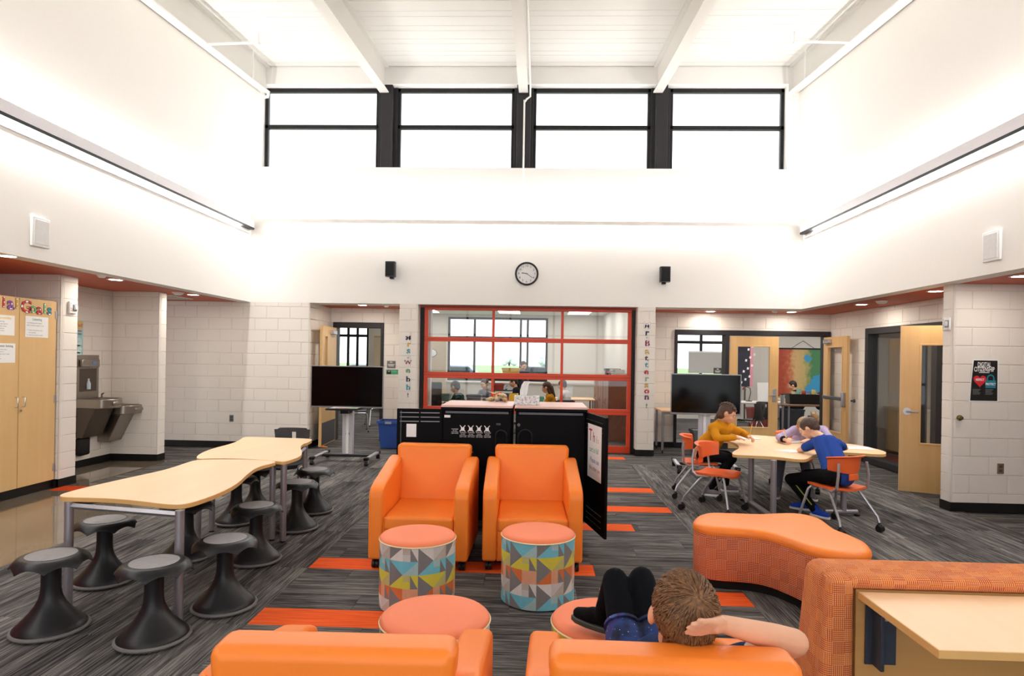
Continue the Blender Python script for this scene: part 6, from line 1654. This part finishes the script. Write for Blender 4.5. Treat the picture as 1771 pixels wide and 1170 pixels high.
far_child(gx(903, 14.4), 14.4, math.radians(95), 'child in black seated behind the white tissue', '1d1d22', '20160f', .5)
far_child(gx(962, 12.8), 12.75, math.radians(80), 'long haired child in a mustard top behind the right red stile', 'c98a24', '5a3a22', .46, .12, '2c3038', SKIN2, True)
far_child(gx(984, 14.2), 14.0, math.radians(60), 'child in white behind the child in mustard', 'd9d4d2', '4a2f22', .46, .1)
far_child(gx(903, 16.3), 16.3, math.radians(200), 'adult in a dark top standing in the middle of the classroom', '3a3f4a', '3d2c22', .86, .03, '22242a', SKIN3, False, True)
# open book held by the reading child
p = Vector((gx(776, 12.6), 12.75, Ht))
t = thing('open_book', 'open white book held up by the child in dark green', 'book', p, .5)
for s in (-1, 1): B('page', WHITEP, (min(0, s*.14), max(0, s*.14), -.10, .10, .004, .012), t, rot=(0, -s*.25, 0))
B('cover', plain('c9b99a', .6), (-.14, .14, -.105, .105, 0, .004), t)
# ---- right classroom
gr = gx
t = thing('wall_map', 'coloured wall map of a continent hanging in the right classroom', 'map', (gr(1388, YF2), YF2, .66))
m, nt, b = new_mat('map_print'); tc = nt.nodes.new('ShaderNodeTexCoord'); sp = nt.nodes.new('ShaderNodeSeparateXYZ'); nt.links.new(tc.outputs['Object'], sp.inputs[0])
n1 = noise(nt, coords(nt), 2.2, 5); n2 = noise(nt, coords(nt), 9, 5)
xx = mathn(nt, 'ADD', mathn(nt, 'MULTIPLY', sp.outputs[0], .62), mathn(nt, 'ADD', mathn(nt, 'MULTIPLY', n2, .28), .30))
land = ramp(nt, xx, [(.08, S('b0472e')), (.20, S('c4603f')), (.32, S('d9b27a')), (.46, S('c9b070')), (.60, S('4f8a5a'))])
zz_ = mathn(nt, 'SUBTRACT', sp.outputs[2], .30)
sea = mathn(nt, 'ADD', mathn(nt, 'MULTIPLY', mathn(nt, 'SUBTRACT', sp.outputs[0], .10), .9), mathn(nt, 'MULTIPLY', zz_, -.75))
sea = mathn(nt, 'GREATER_THAN', mathn(nt, 'ADD', sea, mathn(nt, 'MULTIPLY', mathn(nt, 'SUBTRACT', n1, .5), .9)), .06)
lake = mathn(nt, 'LESS_THAN', mathn(nt, 'ADD', mathn(nt, 'ABSOLUTE', mathn(nt, 'SUBTRACT', sp.outputs[0], .12)), mathn(nt, 'ADD', mathn(nt, 'ABSOLUTE', mathn(nt, 'SUBTRACT', sp.outputs[2], 1.08)), mathn(nt, 'MULTIPLY', n2, .35))), .30)
wat = mathn(nt, 'MAXIMUM', sea, lake)
nt.links.new(mixc(nt, wat, land, S('3f9fd0')), b.inputs['Base Color']); b.inputs['Roughness'].default_value = .6
B('map_sheet', m, (-.80, .72, -.004, -.0005, 0, 1.32), t); B('top_rod', BLACKF, (-.82, .74, -.02, -.001, 1.32, 1.36), t); MB().tube([(-.3, -.01, 1.36), (.0, -.01, 1.56), (.3, -.01, 1.36)], .006, 5).build('hanging_cord', plain('55504a', .8), t)
t = thing('window_poster', 'pale grey poster stuck on the right classroom window', 'poster', (gr(1219, YF2), YF2-.01, 1.28)); B('sheet', plain('c9c7c4', .8), (-.46, .46, -.006, -.001, 0, .60), t); B('top_strip', WHITEP, (-.47, .47, -.01, -.0065, .57, .61), t)
t = thing('banner', 'long dark banner with white marks and pink edge in the right classroom', 'banner', (gr(1289, 16.9), 16.9, .95)); B('cloth', plain('1f2233', .8), (-.2, .12, -.01, 0, 0, 1.25), t); B('pink_border', plain('d9919f', .8), (.12, .20, -.01, 0, 0, 1.25), t); B('pole', DGREYM, (-.22, .22, -.02, -.01, 1.25, 1.28), t)
for k in range(12): B('white_mark', WHITEP, (-.15+.09*(k % 3), -.10+.09*(k % 3), -.013, -.0101, .06+.1*k, .12+.1*k), t, rot=(0, .2, 0))
B('banner_foot', DGREYM, (-.02, .02, .0, .03, -.95, 1.27), t); B('floor_plate', DGREYM, (-.15, .15, -.1, .12, -.95, -.93), t)
H2 = c_table(gr(1310, 14.2), 14.2, .65, .35, 'white classroom table seen through the wooden door glass', .72, plain('d9d4cb', .5))
t = thing('whiteboard_easel', 'small white board standing on the table behind the door glass', 'whiteboard', (gr(1320, 14.2), 14.15, H2)); B('board', WHITEP, (-.13, .13, -.01, .01, 0, .43), t, bevel=.004, rot=(-.08, 0, 0)); B('foot', GREYM, (-.12, .12, -.06, .10, 0, .012), t)
t = thing('desk_lamp', 'thin black gooseneck lamp on the desk behind the door glass', 'lamp', (gr(1296, 14.3), 14.3, H2)); MB().lathe([(.07, 0), (.07, .015), (.01, .02)], 16).build('base', BLACKF, t); MB().tube([(0, 0, .02), (.04, 0, .2), (.02, 0, .3), (-.08, 0, .33)], .008, 6).build('gooseneck', BLACKF, t); MB().lathe([(.05, -.05), (.02, .01)], 12, (-.11, 0, .31)).build('shade', plain('7a2a20', .5), t)
H3 = c_table(gr(1392, 13.4), 13.4, .62, .35, 'brown classroom desk visible between the double doors', .74, m_wood(S('7a5a42'), S('94704f')))
t = thing('desk_organizer', 'long black desk organizer full of folders in the right classroom', 'organizer', (gr(1395, 13.4), 13.45, H3)); bin_(t, .36, .12, .38, .13, .20, BLKP, .006)
for k in range(9): B('folder', plain(['e8e4dc', 'd9c9a8', '8fb0a0', 'e8e4dc', 'c2553f', 'd9d4cc', '6f8fb5', 'e0c46a', 'e8e4dc'][k], .7), (-.32+.07*k, -.30+.07*k, -.09, .09, .02, .22+.10*((k*7) % 5)/5), t, rot=(0, .12*((k % 3)-1), 0))
t = thing('steel_tumbler', 'steel tumbler on the desk between the double doors', 'tumbler', (gr(1354, 13.2), 13.2, H3)); MB().lathe([(.035, 0), (.045, .15), (.045, .2)], 18).build('cup', LGREYM, t); MB().lathe([(.046, .2), (.046, .215), (.01, .22)], 18).build('lid', BLKP, t)
H4 = c_table(gr(1400, 15.8), 15.8, .8, .35, 'far table in front of the wall map', .70)
far_child(gr(1388, 16.3), 16.4, math.radians(75), 'boy in dark shirt seated before the wall map', '22252c', '1f1510', .46, .12)
far_child(gr(1424, 16.3), 16.35, math.radians(190), 'child in red seated at the right before the wall map', '7a2f2a', '2b1d14', .46, .12)
s_chair(gr(1300, 12.9), 12.9, 130, 'charcoal student chair behind the wooden door glass'); s_chair(gr(1335, 13.1), 13.3, 60, 'charcoal student chair beside the desk with the white board')
for i, (px, y, lab) in enumerate(((1316, 15.3, 'red plastic crate on the floor behind the door glass'), (1366, 15.1, 'dark crate on the floor left of the brown desk'))): tub(gr(px, y), y, 0, .28, .2, .5, ['8a3a34', '23242a'][i], lab)
# ---- small office behind the right glass partition
struct(B('floor', plain('8a3524', .9, grain=.15, scale=60), (5.58, 9.0, 7.1, 11.7, -.05, .002))); struct(B('ceiling', plain('dedad5', .8), (5.55, 9.0, 7.05, 11.75, SOF, SOF+.1)))
struct(B('wall_right', plain('c9bda8', .7), (8.2, 8.4, 7.1, 11.75, 0, SOF))); struct(B('wall_right', plain('cfc6b8', .7), (5.6, 8.4, 11.7, 11.9, 0, SOF)))
t = thing('ceiling_fill_panel', 'square lit ceiling panel in the right glass office', 'ceiling light', (7.2, 9.3, SOF)); B('frame', WHITEPL, (-.31, .31, -.31, .31, -.02, -.001), t); B('diffuser', plain((1, .98, .95), .5, grain=0, emit=2.5), (-.28, .28, -.28, .28, -.024, -.02), t)
t = thing('low_cabinet', 'cream low cabinet inside the right glass office', 'cabinet', (7.3, 11.35, 0)); B('carcass', plain('d6c9a6', .6), (-.9, .85, -.28, .32, .06, .80), t); B('worktop', plain('e3dcc4', .5), (-.92, .87, -.30, .33, .80, .84), t); B('plinth', BASEB, (-.88, .83, -.24, .3, 0, .06), t)
for k in range(3): d = B('drawer', plain('d9cdab', .6), (-.88+.58*k, -.34+.58*k, -.298, -.28, .1, .76), t, bevel=.004); B('pull', LGREYM, (-.68+.58*k, -.54+.58*k, -.31, -.298, .66, .68), d)
t = thing('office_armchair', 'dark brown chair inside the right glass office', 'chair', (6.9, 9.0, 0), 2.2); MB().rbox(-.27, .27, -.27, .27, .38, .48, .06).build('seat', plain('3b1d14', .6), t, bevel=.03); MB().rbox(-.27, .27, .2, .29, .48, .9, .04).build('backrest', plain('3b1d14', .6), t, bevel=.03)
for a in (-.22, .22):
    for b in (-.22, .22): MB().tube([(a, b, 0), (a*.9, b*.9, .38)], .018, 8).build('leg', CHROME, t)
t = thing('leaf_garland', 'autumn leaf garland hanging behind the right door glass', 'garland', (5.75, 8.22, 1.70)); MB().tube([(0, 0, 0), (.01, 0, -.4)], .004, 5).build('string', plain('6a5a3a', .8), t); B('hook_bar', plain('6a5a3a', .8), (-.02, .02, -.01, .03, 0, .81), t)
for k in range(16): MB().ball((random.uniform(-.05, .05), random.uniform(-.03, .03), -.03-.025*k), (.03, .01, .022), 8, 5, rot=Matrix.Rotation(random.random()*3, 3, 'Y') @ Matrix.Rotation(random.random()*3, 3, 'Z')).build('leaf', plain(random.choice(['8a8a3a', 'b5742a', '6a6a2f', 'c2552a']), .7), t)
part(MB().ball((.02, -.02, -.46), (.05, .05, .045), 12, 8).build('pumpkin', plain('d96a24', .6), t), 'small orange pumpkin')
